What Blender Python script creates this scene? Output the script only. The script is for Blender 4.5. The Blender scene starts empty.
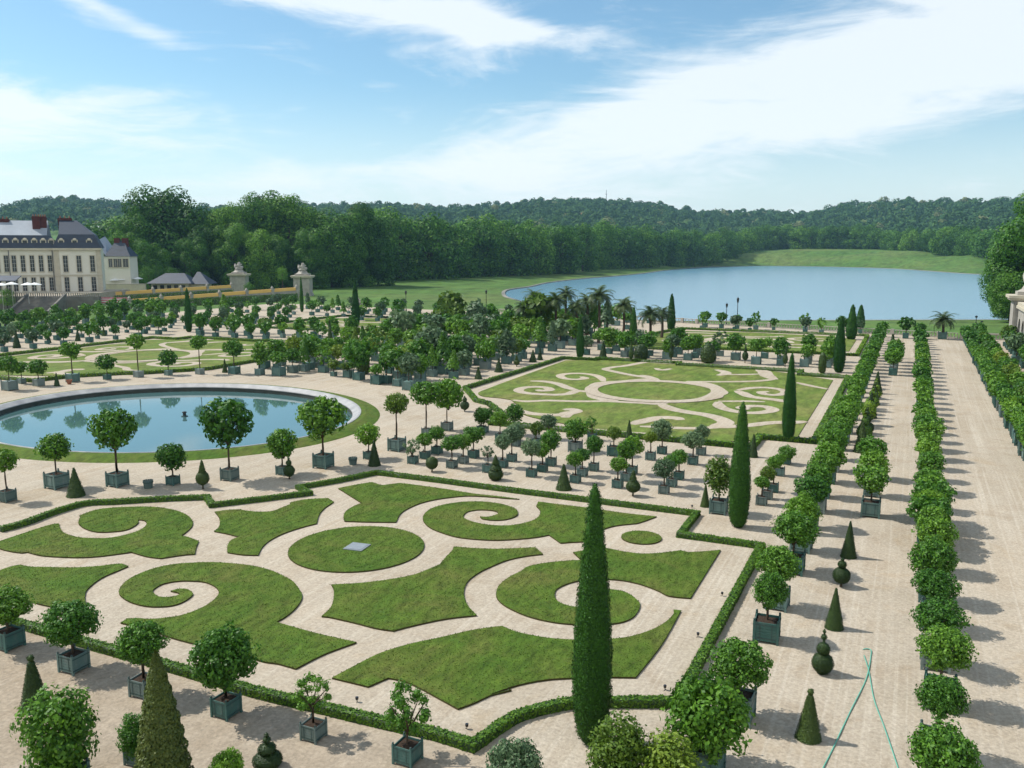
# garden seen from a terrace; layout in metres
LAWNS = [[(-44.65, 29.57, 1), (-44.9, 30.03, 0), (-44.96, 31.35, 0), (-45.0, 32.48, 0), (-44.92, 33.31, 0), (-44.69, 33.54, 1), (-43.9, 32.99, 0), (-42.9, 32.49, 0), (-41.7, 32.29, 0), (-40.71, 32.49, 0), (-39.87, 32.95, 0), (-39.45, 33.77, 0), (-39.44, 34.72, 0), (-39.84, 35.52, 0), (-40.42, 35.99, 0), (-40.9, 36.09, 0), (-41.05, 35.98, 1), (-40.57, 35.59, 0), (-40.22, 34.87, 0), (-40.19, 34.3, 0), (-40.57, 33.82, 0), (-41.33, 33.4, 0), (-42.38, 33.49, 0), (-43.52, 33.95, 0), (-44.18, 34.47, 0), (-44.58, 34.91, 1), (-44.9, 35.1, 1), (-45.02, 35.65, 0), (-44.98, 36.47, 0), (-44.33, 37.22, 0), (-43.25, 37.9, 0), (-42.21, 38.33, 0), (-40.98, 38.4, 0), (-39.79, 38.18, 0), (-38.68, 37.7, 0), (-37.74, 37.01, 0), (-37.13, 36.29, 0), (-36.7, 35.41, 0), (-36.48, 34.87, 1), (-36.03, 34.89, 0), (-34.92, 34.61, 1), (-34.27, 33.75, 0), (-33.59, 32.96, 1), (-34.04, 32.62, 0), (-34.75, 31.72, 1), (-35.63, 31.63, 0), (-36.89, 31.78, 1), (-37.32, 31.25, 0), (-37.96, 30.56, 0), (-38.77, 30.03, 0), (-39.77, 29.67, 0), (-40.8, 29.42, 0), (-41.92, 29.47, 1), (-42.09, 29.26, 1), (-42.76, 29.18, 0), (-43.76, 29.23, 0)], [(-40.06, 25.73, 1), (-40.71, 27.08, 0), (-40.75, 27.42, 0), (-40.69, 27.81, 1), (-40.55, 28.03, 1), (-39.76, 28.09, 0), (-38.81, 28.46, 0), (-37.68, 28.92, 0), (-36.76, 29.55, 0), (-36.27, 30.08, 0), (-35.93, 30.33, 1), (-35.34, 30.21, 1), (-35.3, 29.48, 0), (-35.28, 28.76, 0), (-35.07, 28.02, 0), (-34.68, 27.26, 0), (-34.29, 26.79, 0), (-33.71, 26.3, 0), (-32.89, 25.75, 0), (-31.92, 25.33, 0), (-31.0, 24.75, 1), (-31.75, 24.73, 0), (-33.07, 24.92, 0), (-34.27, 25.07, 0), (-35.23, 25.06, 0), (-36.55, 25.11, 0), (-37.92, 25.12, 0), (-38.75, 25.12, 1)], [(-30.14, 25.15, 1), (-30.23, 25.59, 1), (-29.78, 25.82, 0), (-29.33, 25.94, 0), (-28.8, 26.31, 0), (-28.34, 26.86, 0), (-28.15, 27.6, 0), (-28.18, 28.35, 0), (-28.43, 29.1, 0), (-28.78, 29.58, 0), (-29.36, 29.97, 0), (-30.2, 30.2, 0), (-30.93, 30.06, 0), (-31.52, 29.76, 0), (-31.89, 29.26, 0), (-31.85, 28.69, 0), (-31.6, 28.28, 0), (-30.9, 27.96, 0), (-30.43, 28.1, 0), (-30.2, 28.41, 0), (-30.33, 28.66, 0), (-30.89, 28.68, 1), (-30.75, 29.01, 0), (-30.36, 29.17, 0), (-29.71, 28.89, 0), (-29.45, 28.38, 0), (-29.42, 27.7, 0), (-29.77, 27.23, 0), (-30.51, 26.92, 0), (-31.5, 26.94, 0), (-32.46, 27.24, 0), (-33.05, 27.61, 0), (-33.53, 28.19, 0), (-33.9, 28.98, 0), (-34.0, 29.78, 0), (-33.88, 30.66, 0), (-33.44, 31.39, 0), (-32.69, 31.97, 0), (-31.82, 32.44, 0), (-30.79, 32.72, 0), (-29.65, 32.88, 0), (-28.44, 32.78, 0), (-27.3, 32.43, 0), (-26.37, 32.02, 0), (-25.49, 31.36, 0), (-25.0, 30.93, 0), (-24.65, 30.46, 0), (-24.26, 29.55, 0), (-24.08, 28.65, 0), (-24.09, 28.02, 1), (-23.63, 27.97, 1), (-21.77, 27.83, 0), (-19.79, 27.83, 1), (-20.34, 26.44, 0), (-20.61, 24.96, 1), (-21.49, 25.0, 0), (-22.08, 24.91, 0), (-23.35, 24.96, 0), (-25.59, 24.95, 0), (-27.05, 24.99, 0), (-28.42, 25.15, 0)], [(-38.06, 39.14, 1), (-37.53, 39.83, 0), (-36.98, 40.17, 1), (-36.4, 40.12, 0), (-35.61, 40.26, 0), (-34.93, 40.71, 0), (-34.89, 41.58, 0), (-34.88, 42.42, 1), (-35.13, 42.63, 1), (-34.67, 43.61, 0), (-33.54, 44.47, 1), (-32.67, 43.91, 1), (-32.4, 42.63, 0), (-31.86, 41.33, 0), (-30.94, 39.88, 1), (-31.29, 38.92, 0), (-31.53, 37.65, 0), (-31.45, 36.4, 0), (-31.09, 35.33, 0), (-30.44, 34.23, 1), (-31.21, 33.94, 0), (-32.21, 33.88, 1), (-32.93, 34.66, 0), (-33.42, 35.49, 0), (-33.42, 36.11, 1), (-34.38, 36.23, 0), (-35.39, 36.26, 1), (-35.66, 36.91, 0), (-36.24, 37.64, 0), (-36.96, 38.35, 0)], [(-34.32, 46.67, 1), (-33.88, 47.68, 0), (-33.15, 48.95, 1), (-32.12, 48.59, 0), (-31.72, 49.0, 0), (-31.28, 49.53, 1), (-29.75, 49.58, 0), (-27.74, 49.53, 0), (-25.44, 49.34, 0), (-23.77, 49.45, 0), (-22.17, 49.45, 1), (-23.1, 49.22, 0), (-23.64, 49.17, 0), (-24.68, 48.99, 0), (-25.65, 48.64, 0), (-26.42, 47.94, 0), (-27.08, 47.05, 0), (-27.5, 46.04, 0), (-27.63, 44.83, 0), (-27.48, 43.56, 0), (-26.84, 42.04, 1), (-26.93, 42.0, 1), (-28.37, 41.38, 0), (-29.72, 40.93, 1), (-30.29, 41.63, 0), (-30.76, 42.49, 0), (-30.97, 43.52, 0), (-30.93, 44.47, 1)], [(-20.6, 48.51, 1), (-19.88, 47.49, 0), (-19.58, 46.12, 0), (-19.89, 45.07, 0), (-20.52, 44.26, 0), (-21.49, 43.89, 0), (-22.53, 43.94, 0), (-23.46, 44.34, 0), (-23.84, 44.89, 0), (-23.95, 45.66, 0), (-23.57, 46.24, 0), (-22.89, 46.5, 0), (-22.3, 46.38, 0), (-22.06, 45.96, 1), (-22.3, 45.29, 0), (-22.81, 45.06, 1), (-22.42, 44.73, 0), (-21.68, 44.82, 0), (-21.13, 45.28, 0), (-20.89, 46.03, 0), (-21.03, 46.65, 0), (-21.6, 47.46, 0), (-22.79, 47.97, 0), (-24.14, 47.92, 0), (-25.24, 47.32, 0), (-25.98, 46.36, 0), (-26.31, 45.2, 0), (-26.08, 43.99, 0), (-25.53, 42.97, 0), (-24.54, 42.02, 0), (-23.39, 41.47, 0), (-22.23, 41.18, 0), (-21.07, 41.31, 0), (-20.03, 41.65, 0), (-19.11, 42.25, 0), (-18.25, 43.0, 0), (-17.76, 43.67, 1), (-16.65, 42.66, 1), (-16.18, 43.04, 0), (-15.52, 43.59, 0), (-15.43, 45.14, 1), (-15.2, 46.17, 0), (-14.74, 46.94, 0), (-13.84, 47.75, 1), (-13.53, 48.46, 0), (-13.14, 49.53, 1), (-15.27, 49.37, 0), (-17.45, 49.48, 0), (-19.39, 49.42, 0), (-20.73, 49.42, 0), (-20.82, 49.4, 1)], [(-21.71, 39.71, 1), (-20.6, 39.92, 0), (-19.41, 40.36, 0), (-18.49, 40.88, 0), (-17.65, 41.44, 1), (-16.85, 40.64, 1), (-17.46, 40.1, 0), (-18.15, 39.14, 0), (-18.55, 37.88, 0), (-18.75, 36.75, 0), (-18.72, 35.63, 0), (-18.38, 34.58, 0), (-17.84, 33.63, 0), (-17.26, 32.92, 0), (-16.52, 32.26, 1), (-17.54, 31.41, 0), (-18.39, 30.36, 0), (-19.01, 29.39, 1), (-19.78, 29.29, 0), (-21.02, 29.37, 0), (-22.27, 29.39, 0), (-22.67, 29.32, 1), (-22.89, 30.3, 0), (-23.45, 31.27, 0), (-24.01, 32.04, 0), (-24.48, 32.49, 1), (-23.37, 33.22, 0), (-22.33, 34.19, 0), (-21.54, 35.27, 0), (-21.21, 36.44, 0), (-20.99, 37.46, 0), (-21.1, 37.16, 0), (-21.34, 38.32, 0), (-21.51, 39.22, 0)], [(-18.91, 24.95, 1), (-18.74, 25.84, 0), (-18.4, 27.35, 0), (-17.77, 28.55, 0), (-16.92, 29.62, 0), (-16.17, 30.64, 0), (-15.57, 31.27, 0), (-15.04, 31.72, 1), (-15.04, 31.72, 0), (-14.11, 31.45, 0), (-12.79, 31.49, 0), (-11.78, 31.77, 0), (-11.11, 32.06, 0), (-10.41, 32.48, 0), (-9.74, 33.05, 0), (-9.11, 34.06, 0), (-8.78, 35.07, 0), (-8.68, 35.95, 0), (-8.79, 36.47, 1), (-8.47, 36.52, 1), (-8.37, 32.88, 0), (-8.54, 29.75, 1), (-9.39, 29.39, 0), (-10.05, 29.06, 0), (-10.7, 28.71, 0), (-11.46, 28.24, 0), (-12.14, 27.6, 0), (-12.58, 27.0, 0), (-12.95, 26.29, 0), (-12.39, 26.95, 0), (-12.89, 26.34, 0), (-13.21, 25.58, 0), (-13.55, 24.96, 1), (-14.45, 25.29, 0), (-16.03, 25.82, 0), (-16.98, 25.84, 1), (-17.3, 24.96, 1), (-18.12, 24.96, 0)], [(-15.51, 41.57, 1), (-15.0, 42.14, 0), (-14.54, 42.58, 0), (-14.05, 42.91, 0), (-13.19, 42.8, 0), (-12.14, 42.88, 0), (-11.23, 43.43, 0), (-10.39, 44.25, 1), (-9.94, 44.13, 1), (-9.12, 44.67, 0), (-8.45, 45.21, 1), (-8.41, 38.07, 1), (-9.11, 37.92, 0), (-9.48, 37.95, 0), (-10.05, 38.34, 0), (-10.93, 38.73, 0), (-11.85, 38.86, 0), (-12.6, 38.71, 0), (-13.29, 38.39, 0), (-13.84, 37.95, 0), (-14.26, 37.2, 0), (-14.42, 36.46, 0), (-14.24, 35.77, 0), (-13.86, 35.19, 0), (-13.28, 34.93, 0), (-12.72, 34.94, 0), (-12.54, 35.06, 0), (-12.21, 35.45, 0), (-12.2, 35.94, 0), (-12.58, 36.21, 0), (-13.37, 36.3, 1), (-13.24, 36.98, 0), (-12.79, 37.37, 0), (-12.16, 37.53, 0), (-11.39, 37.52, 0), (-10.64, 36.9, 0), (-10.27, 36.22, 0), (-10.19, 35.09, 0), (-10.41, 34.39, 0), (-10.87, 33.89, 0), (-11.52, 33.47, 0), (-12.23, 33.21, 0), (-13.14, 33.01, 0), (-14.38, 33.1, 0), (-15.66, 33.62, 0), (-16.44, 34.24, 0), (-16.86, 34.93, 0), (-17.12, 35.87, 0), (-17.11, 36.98, 0), (-16.91, 37.94, 0), (-16.84, 38.66, 0), (-16.14, 39.59, 0), (-14.99, 40.5, 0), (-15.5, 40.12, 0), (-14.71, 40.65, 1)]]
DISC = [-26.4, 37.41, 3.62]
DISC2 = [-12.9, 45.45, 1.12]
DISC3 = [-25.84, 95.44, 6.56]
BASIN = [-65.06, 61.92, 19.06, 15.82, 2.97]
HEDGES = [[(-46.53, 31.19, 0), (-46.37, 32.63, 0), (-46.65, 34.4, 0), (-46.7, 35.91, 0), (-46.45, 37.0, 0), (-45.02, 37.98, 0), (-43.19, 39.41, 0), (-40.58, 41.14, 1), (-39.05, 39.92, 1), (-37.21, 42.13, 0), (-35.15, 44.66, 1), (-36.72, 45.53, 1), (-35.37, 47.96, 0), (-34.14, 50.97, 1), (-29.15, 51.0, 0), (-25.07, 50.88, 0), (-18.55, 50.85, 0), (-11.02, 50.87, 1), (-10.99, 46.54, 1), (-6.54, 46.55, 1), (-6.63, 28.47, 1), (-7.68, 27.99, 0), (-8.77, 27.49, 0), (-10.0, 26.85, 0), (-10.88, 25.95, 0), (-11.48, 25.0, 0), (-11.96, 23.01, 1), (-13.52, 23.1, 0), (-15.56, 22.98, 0), (-18.32, 22.88, 0), (-20.85, 22.8, 0), (-23.95, 22.92, 0), (-27.89, 23.0, 0), (-30.73, 23.04, 0), (-33.67, 23.14, 0), (-36.5, 23.21, 0)]]
FARHEDGE = [[(-46.1, 87.4, 1), (-46.1, 118.2, 1), (-41.1, 118.2, 1), (-41.1, 119.6, 1), (-29.0, 119.6, 1), (-29, 118.2, 1), (-12.5, 118.2, 1), (-12.5, 115, 1), (-6.6, 115, 1), (-6.6, 74.6, 1), (-11, 74.6, 1), (-11, 70.4, 1), (-25, 70.4, 1), (-34.5, 70.4, 1), (-35.5, 75, 1), (-39.2, 79.5, 1), (-41.2, 80.6, 1), (-46.1, 87.4, 1)], [(-84.9, 87.4, 1), (-84.9, 118.2, 1), (-89.9, 118.2, 1), (-89.9, 119.6, 1), (-102.0, 119.6, 1), (-102, 118.2, 1), (-118.5, 118.2, 1), (-118.5, 115, 1), (-124.4, 115, 1), (-124.4, 74.6, 1), (-120, 74.6, 1), (-120, 70.4, 1), (-106, 70.4, 1), (-96.5, 70.4, 1), (-95.5, 75, 1), (-91.8, 79.5, 1), (-89.8, 80.6, 1), (-84.9, 87.4, 1)]]
RIBBONS = [(1.3, [(-32.4, 91.31, 1), (-33.93, 91.66, 0), (-34.06, 89.52, 0), (-34.96, 88.24, 0), (-36.63, 87.76, 0), (-38.53, 87.76, 0), (-39.99, 88.88, 0), (-40.38, 90.86, 0), (-39.49, 92.22, 0), (-38.02, 92.26, 0), (-36.97, 90.87, 0), (-37.57, 89.99, 0), (-38.34, 90.4, 0)]), (1.3, [(-41.73, 96.22, 1), (-40.09, 96.63, 0), (-37.88, 95.59, 0), (-35.75, 93.3, 0), (-34.03, 91.92, 0)]), (1.2, [(-33.49, 99.66, 1), (-34.88, 102.6, 0), (-36.57, 104.47, 0), (-38.59, 104.9, 0), (-40.01, 103.66, 0), (-40.01, 101.74, 0), (-38.53, 99.83, 0), (-36.97, 99.82, 0), (-36.43, 101.16, 0), (-37.34, 102.22, 0)]), (1.6, [(-32.3, 91.36, 1), (-33.48, 97.11, 0), (-32.7, 99.16, 0), (-31.22, 100.7, 0), (-29.29, 103.35, 0), (-28.19, 103.85, 0)]), (1.2, [(-28.19, 103.85, 0), (-29.53, 105.06, 0), (-31.91, 106.22, 0), (-34.61, 108.13, 0), (-36.73, 110.04, 0), (-36.51, 112.28, 0), (-35.3, 114.6, 0), (-34.22, 118.54, 0), (-33.26, 120.17, 0)]), (1.1, [(-38.06, 83.07, 1), (-36.39, 82.91, 0), (-34.51, 84.3, 0), (-31.51, 85.15, 0), (-28.69, 86.44, 0), (-26.04, 86.88, 0), (-25.2, 87.01, 0), (-23.55, 87.12, 0), (-22.59, 88.2, 0)]), (1.9, [(-32.3, 91.36, 1), (-30.52, 88.58, 0), (-28.77, 87.34, 0), (-27.75, 86.88, 0)]), (1.4, [(-36.18, 78.25, 1), (-34.93, 77.64, 0), (-33.54, 76.9, 0), (-31.83, 76.78, 0), (-30.55, 77.15, 0), (-29.94, 78.21, 0), (-29.56, 79.64, 0), (-30.29, 80.47, 0), (-31.01, 79.91, 0)]), (1.6, [(-29.39, 76.27, 1), (-30.03, 78.17, 0), (-29.96, 79.34, 0)]), (1.2, [(-25.03, 72.25, 1), (-23.65, 71.96, 0), (-21.68, 71.96, 0), (-20.81, 72.09, 0), (-18.7, 72.0, 0), (-17.1, 71.03, 0)]), (1.6, [(-22.66, 75.75, 1), (-22.23, 77.46, 0), (-21.45, 79.38, 0), (-21.71, 79.05, 0), (-20.88, 80.18, 0), (-19.78, 80.36, 0), (-19.04, 79.65, 0)]), (1.1, [(-21.73, 75.2, 1), (-20.39, 75.62, 0), (-18.65, 75.85, 0), (-17.01, 76.41, 0), (-15.5, 77.58, 0), (-14.55, 78.98, 0)]), (1.7, [(-23.27, 87.63, 1), (-21.37, 85.05, 0), (-19.3, 83.89, 0), (-17.63, 83.31, 0), (-16.06, 82.07, 0), (-14.98, 80.28, 0), (-15.2, 78.69, 0), (-15.72, 77.77, 0)]), (1.8, [(-22.84, 88.35, 1), (-21.14, 89.91, 0), (-19.58, 92.23, 0), (-19.09, 95.95, 0), (-19.45, 98.77, 0), (-20.65, 101.36, 0), (-22.19, 103.13, 0), (-24.27, 103.89, 0)]), (1.1, [(-24.27, 103.89, 1), (-20.74, 105.16, 0), (-17.35, 107.07, 0), (-15.74, 108.68, 0), (-14.82, 110.36, 0)]), (2.0, [(-14.77, 110.02, 1), (-16.16, 113.07, 0), (-17.06, 116.59, 0), (-18.07, 118.19, 0)]), (1.1, [(-30.97, 106.66, 1), (-29.73, 105.9, 0), (-28.07, 103.55, 0), (-29.11, 102.02, 0)]), (1.1, [(-34.74, 119.49, 1), (-30.5, 119.55, 0), (-25.18, 120.38, 0), (-21.58, 119.79, 0), (-17.77, 118.74, 0)]), (1.5, [(-23.17, 115.85, 1), (-21.85, 114.39, 0), (-21.26, 112.67, 0), (-21.82, 110.48, 0)]), (1.2, [(-30.94, 113.98, 1), (-29.71, 112.42, 0), (-28.87, 114.28, 0)]), (1.1, [(-21.09, 111.77, 1), (-18.81, 112.82, 0), (-17.07, 114.2, 0)]), (1.5, [(-17.44, 99.23, 1), (-16.55, 97.85, 0), (-15.49, 96.04, 0), (-14.12, 95.28, 0), (-12.64, 94.88, 0), (-11.56, 94.31, 0), (-10.34, 94.09, 0)]), (1.2, [(-17.39, 99.56, 1), (-16.44, 101.7, 0), (-14.87, 102.89, 0), (-13.02, 102.18, 0), (-12.21, 100.14, 0), (-12.88, 98.09, 0), (-14.14, 98.08, 0), (-14.74, 99.27, 0), (-14.01, 100.05, 0)]), (1.4, [(-17.87, 91.02, 1), (-17.31, 88.73, 0), (-16.31, 87.13, 0), (-14.96, 86.12, 0), (-13.45, 86.12, 0), (-12.32, 87.33, 0), (-11.98, 88.88, 0), (-12.94, 90.13, 0), (-14.26, 89.89, 0), (-14.99, 88.45, 0), (-14.12, 87.9, 0)]), (1.0, [(-17.95, 91.38, 1), (-16.44, 92.07, 0), (-14.94, 92.76, 0), (-13.38, 93.08, 0)]), (1.4, [(-15.66, 77.5, 1), (-14.43, 78.36, 0), (-12.76, 79.8, 0), (-11.6, 81.33, 0), (-10.36, 82.4, 0), (-9.2, 82.93, 0), (-8.26, 83.87, 0)]), (1.1, [(-12.06, 108.63, 1), (-10.52, 106.83, 0), (-8.16, 104.72, 0)]), (1.4, [(-12.18, 116.84, 1), (-10.51, 115.67, 0)])]
FARLAWN = [(-43.78, 86.66, 0), (-45.06, 116.9, 1), (-40.57, 118.96, 1), (-32.03, 120.28, 0), (-22.56, 118.03, 0), (-15.78, 117.4, 0), (-8.19, 112.62, 1), (-8.17, 75.86, 1), (-15.12, 71.6, 0), (-23.58, 72.17, 0), (-30.74, 74.4, 0), (-33.85, 76.29, 0), (-35.35, 79.17, 1), (-38.3, 83.15, 1), (-39.86, 83.68, 0), (-42.21, 84.03, 0)]
POTS = [(-32.45, 21.68, 0.87, 'orange', 1.8, 1.0, 0), (-28.38, 21.44, 0.81, 'orange', 1.98, 1.06, 1), (-24.44, 21.2, 0.76, 'orange', 2.09, 0.97, 0), (-20.74, 21.37, 0.75, 'orange', 2.13, 1.16, 0), (-17.07, 21.44, 0.51, 'sparse', 1.59, 0.75, 1), (-13.55, 21.61, 0.72, 'sparse', 1.8, 0.99, 1), (-51.97, 35.48, 0.82, 'orange', 2.77, 0.95, 0), (-51.89, 39.04, 1.15, 'orange', 2.82, 1.21, 0), (-48.54, 41.09, 1.06, 'tall', 4.03, 1.49, 0), (-45.33, 42.9, 0.68, 'orange', 2.01, 1.02, 0), (-42.69, 45.51, 0.93, 'tall', 4.2, 1.74, 0), (-40.28, 48.23, 0.71, 'orange', 2.3, 1.21, 0), (-38.87, 51.14, 1.15, 'tall', 3.87, 1.76, 0), (-37.29, 54.75, 0.66, 'orange', 1.95, 1.07, 1), (-36.85, 58.08, 1.1, 'tall', 3.87, 1.03, 3), (-33.45, 54.92, 0.55, 'sparse', 1.34, 0.68, 2), (-33.38, 56.59, 0.56, 'orange', 1.55, 0.69, 1), (-33.34, 58.39, 0.69, 'orange', 1.68, 0.79, 1), (-30.13, 54.96, 0.6, 'orange', 1.88, 0.81, 0), (-30.0, 56.52, 0.56, 'orange', 1.72, 0.68, 0), (-30.11, 58.42, 0.69, 'orange', 1.88, 0.85, 0), (-37.63, 64.14, 0.7, 'tall', 3.71, 1.3, 0), (-36.95, 66.57, 0.85, 'orange', 3.3, 1.59, 1), (-33.85, 67.22, 0.65, 'orange', 1.45, 0.79, 0), (-27.15, 54.95, 0.43, 'sparse', 1.57, 0.58, 2), (-26.79, 56.69, 0.39, 'orange', 1.91, 0.66, 2), (-26.94, 58.62, 0.63, 'orange', 2.13, 0.83, 2), (-23.78, 55.12, 0.64, 'orange', 2.15, 0.78, 2), (-23.62, 56.75, 0.55, 'orange', 1.61, 0.65, 1), (-23.71, 58.62, 0.68, 'orange', 1.96, 0.89, 0), (-20.39, 54.93, 0.48, 'orange', 1.67, 0.62, 0), (-20.54, 56.75, 0.55, 'orange', 1.54, 0.64, 0), (-20.32, 58.56, 0.63, 'orange', 1.99, 0.73, 1), (-23.69, 63.72, 0.92, 'orange', 1.83, 0.95, 0), (-33.51, 67.05, 0.59, 'orange', 1.68, 0.79, 0), (-20.47, 63.68, 0.87, 'orange', 1.8, 0.62, 3), (-17.33, 54.91, 0.59, 'orange', 1.64, 0.61, 0), (-17.35, 56.87, 0.61, 'orange', 2.26, 0.76, 0), (-17.51, 58.85, 0.58, 'orange', 2.12, 0.79, 1), (-14.11, 54.85, 0.49, 'orange', 1.72, 0.72, 2), (-14.08, 56.75, 0.5, 'orange', 1.77, 0.68, 1), (-14.09, 58.78, 0.58, 'orange', 1.6, 0.7, 0), (-17.46, 63.52, 0.68, 'orange', 1.78, 0.53, 3), (-17.18, 65.84, 0.58, 'orange', 1.99, 0.86, 2), (-14.18, 63.46, 0.69, 'orange', 1.87, 0.82, 2), (-14.29, 66.74, 0.66, 'orange', 1.83, 0.7, 2), (-30.94, 64.95, 0.57, 'orange', 1.82, 0.84, 0), (-30.63, 67.33, 0.65, 'orange', 1.95, 0.87, 0), (-27.34, 67.08, 0.65, 'orange', 1.56, 0.76, 2), (-27.45, 64.52, 0.63, 'orange', 1.43, 0.66, 3), (-23.86, 68.21, 0.6, 'sparse', 1.56, 0.59, 1), (-28.78, 63.46, 0.56, 'orange', 1.26, 0.82, 2), (-9.95, 52.04, 0.98, 'shrub', 2.39, 1.03, 3), (-7.83, 54.92, 0.56, 'orange', 1.47, 0.5, 1), (-7.7, 56.41, 0.51, 'orange', 1.71, 0.52, 3), (-7.59, 58.26, 0.53, 'orange', 2.04, 0.53, 1), (-7.79, 62.79, 0.57, 'orange', 1.21, 0.5, 1), (-7.83, 66.51, 0.61, 'orange', 0.84, 0.67, 0), (-93.39, 65.3, 1.23, 'orange', 3.02, 1.37, 0), (-96.68, 69.2, 0.69, 'orange', 2.01, 0.96, 0), (-93.2, 68.83, 0.93, 'orange', 2.25, 1.18, 0), (-92.34, 72.76, 1.12, 'tall', 3.9, 1.21, 1), (-90.04, 75.81, 0.7, 'orange', 2.19, 1.36, 0), (-88.16, 78.93, 0.89, 'tall', 4.59, 1.13, 0), (-86.01, 81.74, 0.72, 'orange', 2.23, 1.15, 0), (-83.05, 84.15, 0.82, 'tall', 4.18, 1.16, 0), (-79.11, 86.14, 1.09, 'tall', 3.39, 1.42, 0), (-75.56, 86.87, 0.91, 'shrub', 2.84, 1.15, 0), (-72.89, 87.35, 1.26, 'low', 2.4, 1.14, 1), (-77.54, 92.58, 0.77, 'orange', 3.07, 1.35, 0), (-72.97, 90.22, 1.02, 'orange', 2.34, 1.04, 0), (-72.97, 93.52, 1.14, 'shrub', 3.19, 1.2, 0), (-74.56, 99.91, 1.21, 'orange', 2.47, 1.27, 1), (-66.26, 89.91, 0.63, 'orange', 1.56, 0.89, 3), (-63.97, 89.86, 0.99, 'low', 1.44, 1.0, 3), (-57.56, 86.7, 1.2, 'low', 1.82, 0.95, 1), (-56.9, 87.75, 1.04, 'orange', 2.82, 1.2, 0), (-54.55, 86.49, 0.94, 'orange', 3.33, 1.53, 0), (-51.88, 84.58, 1.16, 'orange', 3.23, 1.48, 2), (-52.33, 88.05, 0.86, 'shrub', 2.67, 1.06, 1)]
TOPIARY = [(-48.97, 38.14, 1.89, 0.59, 'cone'), (-42.64, 42.9, 2.01, 0.44, 'spike'), (-39.01, 47.4, 1.52, 0.39, 'double'), (-35.73, 53.15, 1.95, 0.49, 'cone'), (-30.89, 53.33, 1.1, 0.44, 'ball'), (-39.77, 75.32, 1.57, 0.45, 'double'), (-25.7, 53.22, 1.8, 0.52, 'tiered'), (-20.5, 52.98, 1.82, 0.54, 'cone'), (-15.79, 53.38, 1.75, 0.46, 'spike'), (-10.98, 53.0, 1.46, 0.31, 'cone'), (-10.45, 67.71, 1.83, 0.39, 'cone'), (-20.91, 69.18, 1.72, 0.38, 'cone'), (-2.19, 28.26, 1.74, 0.43, 'conetop'), (-2.2, 33.17, 1.78, 0.4, 'stack'), (-2.12, 37.59, 1.8, 0.4, 'cone'), (-2.21, 42.63, 1.43, 0.41, 'double'), (-2.16, 47.09, 1.96, 0.42, 'cone'), (-27.25, 18.92, 1.69, 0.48, 'conetop'), (-81.22, 86.7, 1.78, 0.39, 'cone'), (-48.43, 95.42, 1.51, 0.5, 'cone'), (-48.8, 102.1, 1.59, 0.59, 'cone'), (-48.85, 107.92, 1.61, 0.41, 'spike'), (-48.76, 113.38, 1.73, 0.57, 'cone'), (-91.16, 69.65, 1.67, 0.35, 'cone'), (-81.7, 110.24, 5.14, 0.7, 'cone'), (-63.94, 93.11, 2.22, 0.84, 'dome'), (-87.88, 108.87, 2.84, 0.47, 'cone'), (-36.0, 119.25, 3.02, 0.36, 'spike'), (-31.07, 122.74, 3.05, 0.36, 'spike'), (-25.73, 122.74, 3.0, 1.06, 'dome'), (-20.96, 124.94, 2.71, 0.43, 'spike'), (-15.22, 122.92, 2.62, 0.34, 'spike'), (-10.05, 118.88, 2.76, 0.52, 'dome'), (-48.73, 115.89, 1.76, 0.44, 'cone'), (-41.53, 123.12, 2.56, 0.6, 'cone'), (-35.34, 122.04, 2.35, 1.02, 'dome'), (-17.32, 19.47, 1.18, 0.45, 'stack'), (-132.5, 94.52, 2.95, 0.65, 'cone'), (-134.59, 101.97, 1.56, 0.43, 'cone'), (-132.9, 106.36, 2.29, 0.53, 'cone'), (-136.2, 114.62, 2.05, 0.46, 'cone')]
CYPRESS = [(-8.62, 24.99, 8.75, 0.62), (-8.35, 49.73, 7.39, 0.6), (-8.73, 74.78, 7.47, 0.54), (-8.12, 120.27, 7.28, 0.72), (-127.74, 127.18, 8.54, 0.68), (-44.24, 120.54, 6.39, 0.59), (-104.49, 149.94, 9.49, 0.83), (-42.25, 140.9, 6.4, 0.67), (-42.82, 168.48, 7.28, 0.79), (-9.43, 165.88, 6.16, 0.89), (-9.15, 188.71, 4.85, 0.81), (-142.23, 180.39, 8.93, 0.51)]
BINS = [(-46.18, 41.54), (-37.36, 52.73)]
HOSE = [[(-1.63, 26.27, 0), (-1.35, 28.2, 0), (-1.04, 30.52, 0), (-0.65, 33.28, 0), (-0.57, 35.46, 0), (-0.63, 36.01, 0), (-0.92, 35.87, 1), (-0.82, 35.34, 0), (-0.58, 34.0, 0), (-0.31, 31.82, 0), (0.11, 29.85, 0), (0.61, 27.3, 0)]]
LIGHTS = [(-7.16, 39.08), (-7.21, 34.29), (-7.32, 29.39), (-17.1, 23.96), (-12.71, 24.03), (-11.65, 52.34)]
LAKE = [(-144.69, 309.44, 0), (-162.06, 345.55, 0), (-169.18, 368.4, 0), (-172.28, 396.53, 0), (-183.64, 447.65, 0), (-188.5, 497.2, 0), (-189.56, 537.2, 0), (-186.96, 575.03, 0), (-189.14, 658.75, 0), (-198.69, 772.03, 0), (-196.84, 917.28, 0), (-171.23, 963.9, 0), (-147.11, 999.58, 0), (-80.41, 976.4, 0), (-18.15, 907.45, 0), (34.31, 752.23, 0), (51.6, 720.34, 0), (86.5, 663.97, 0), (136.44, 564.91, 0), (197.29, 444.19, 1), (103.55, 269.01, 0), (44.46, 266.49, 0), (23.68, 260.41, 0), (-26.02, 235.84, 0), (-63.77, 218.5, 0), (-95.29, 241.87, 0), (-129.52, 287.25, 0)]
FRAME = [0.4305, 0.15429]
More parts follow.
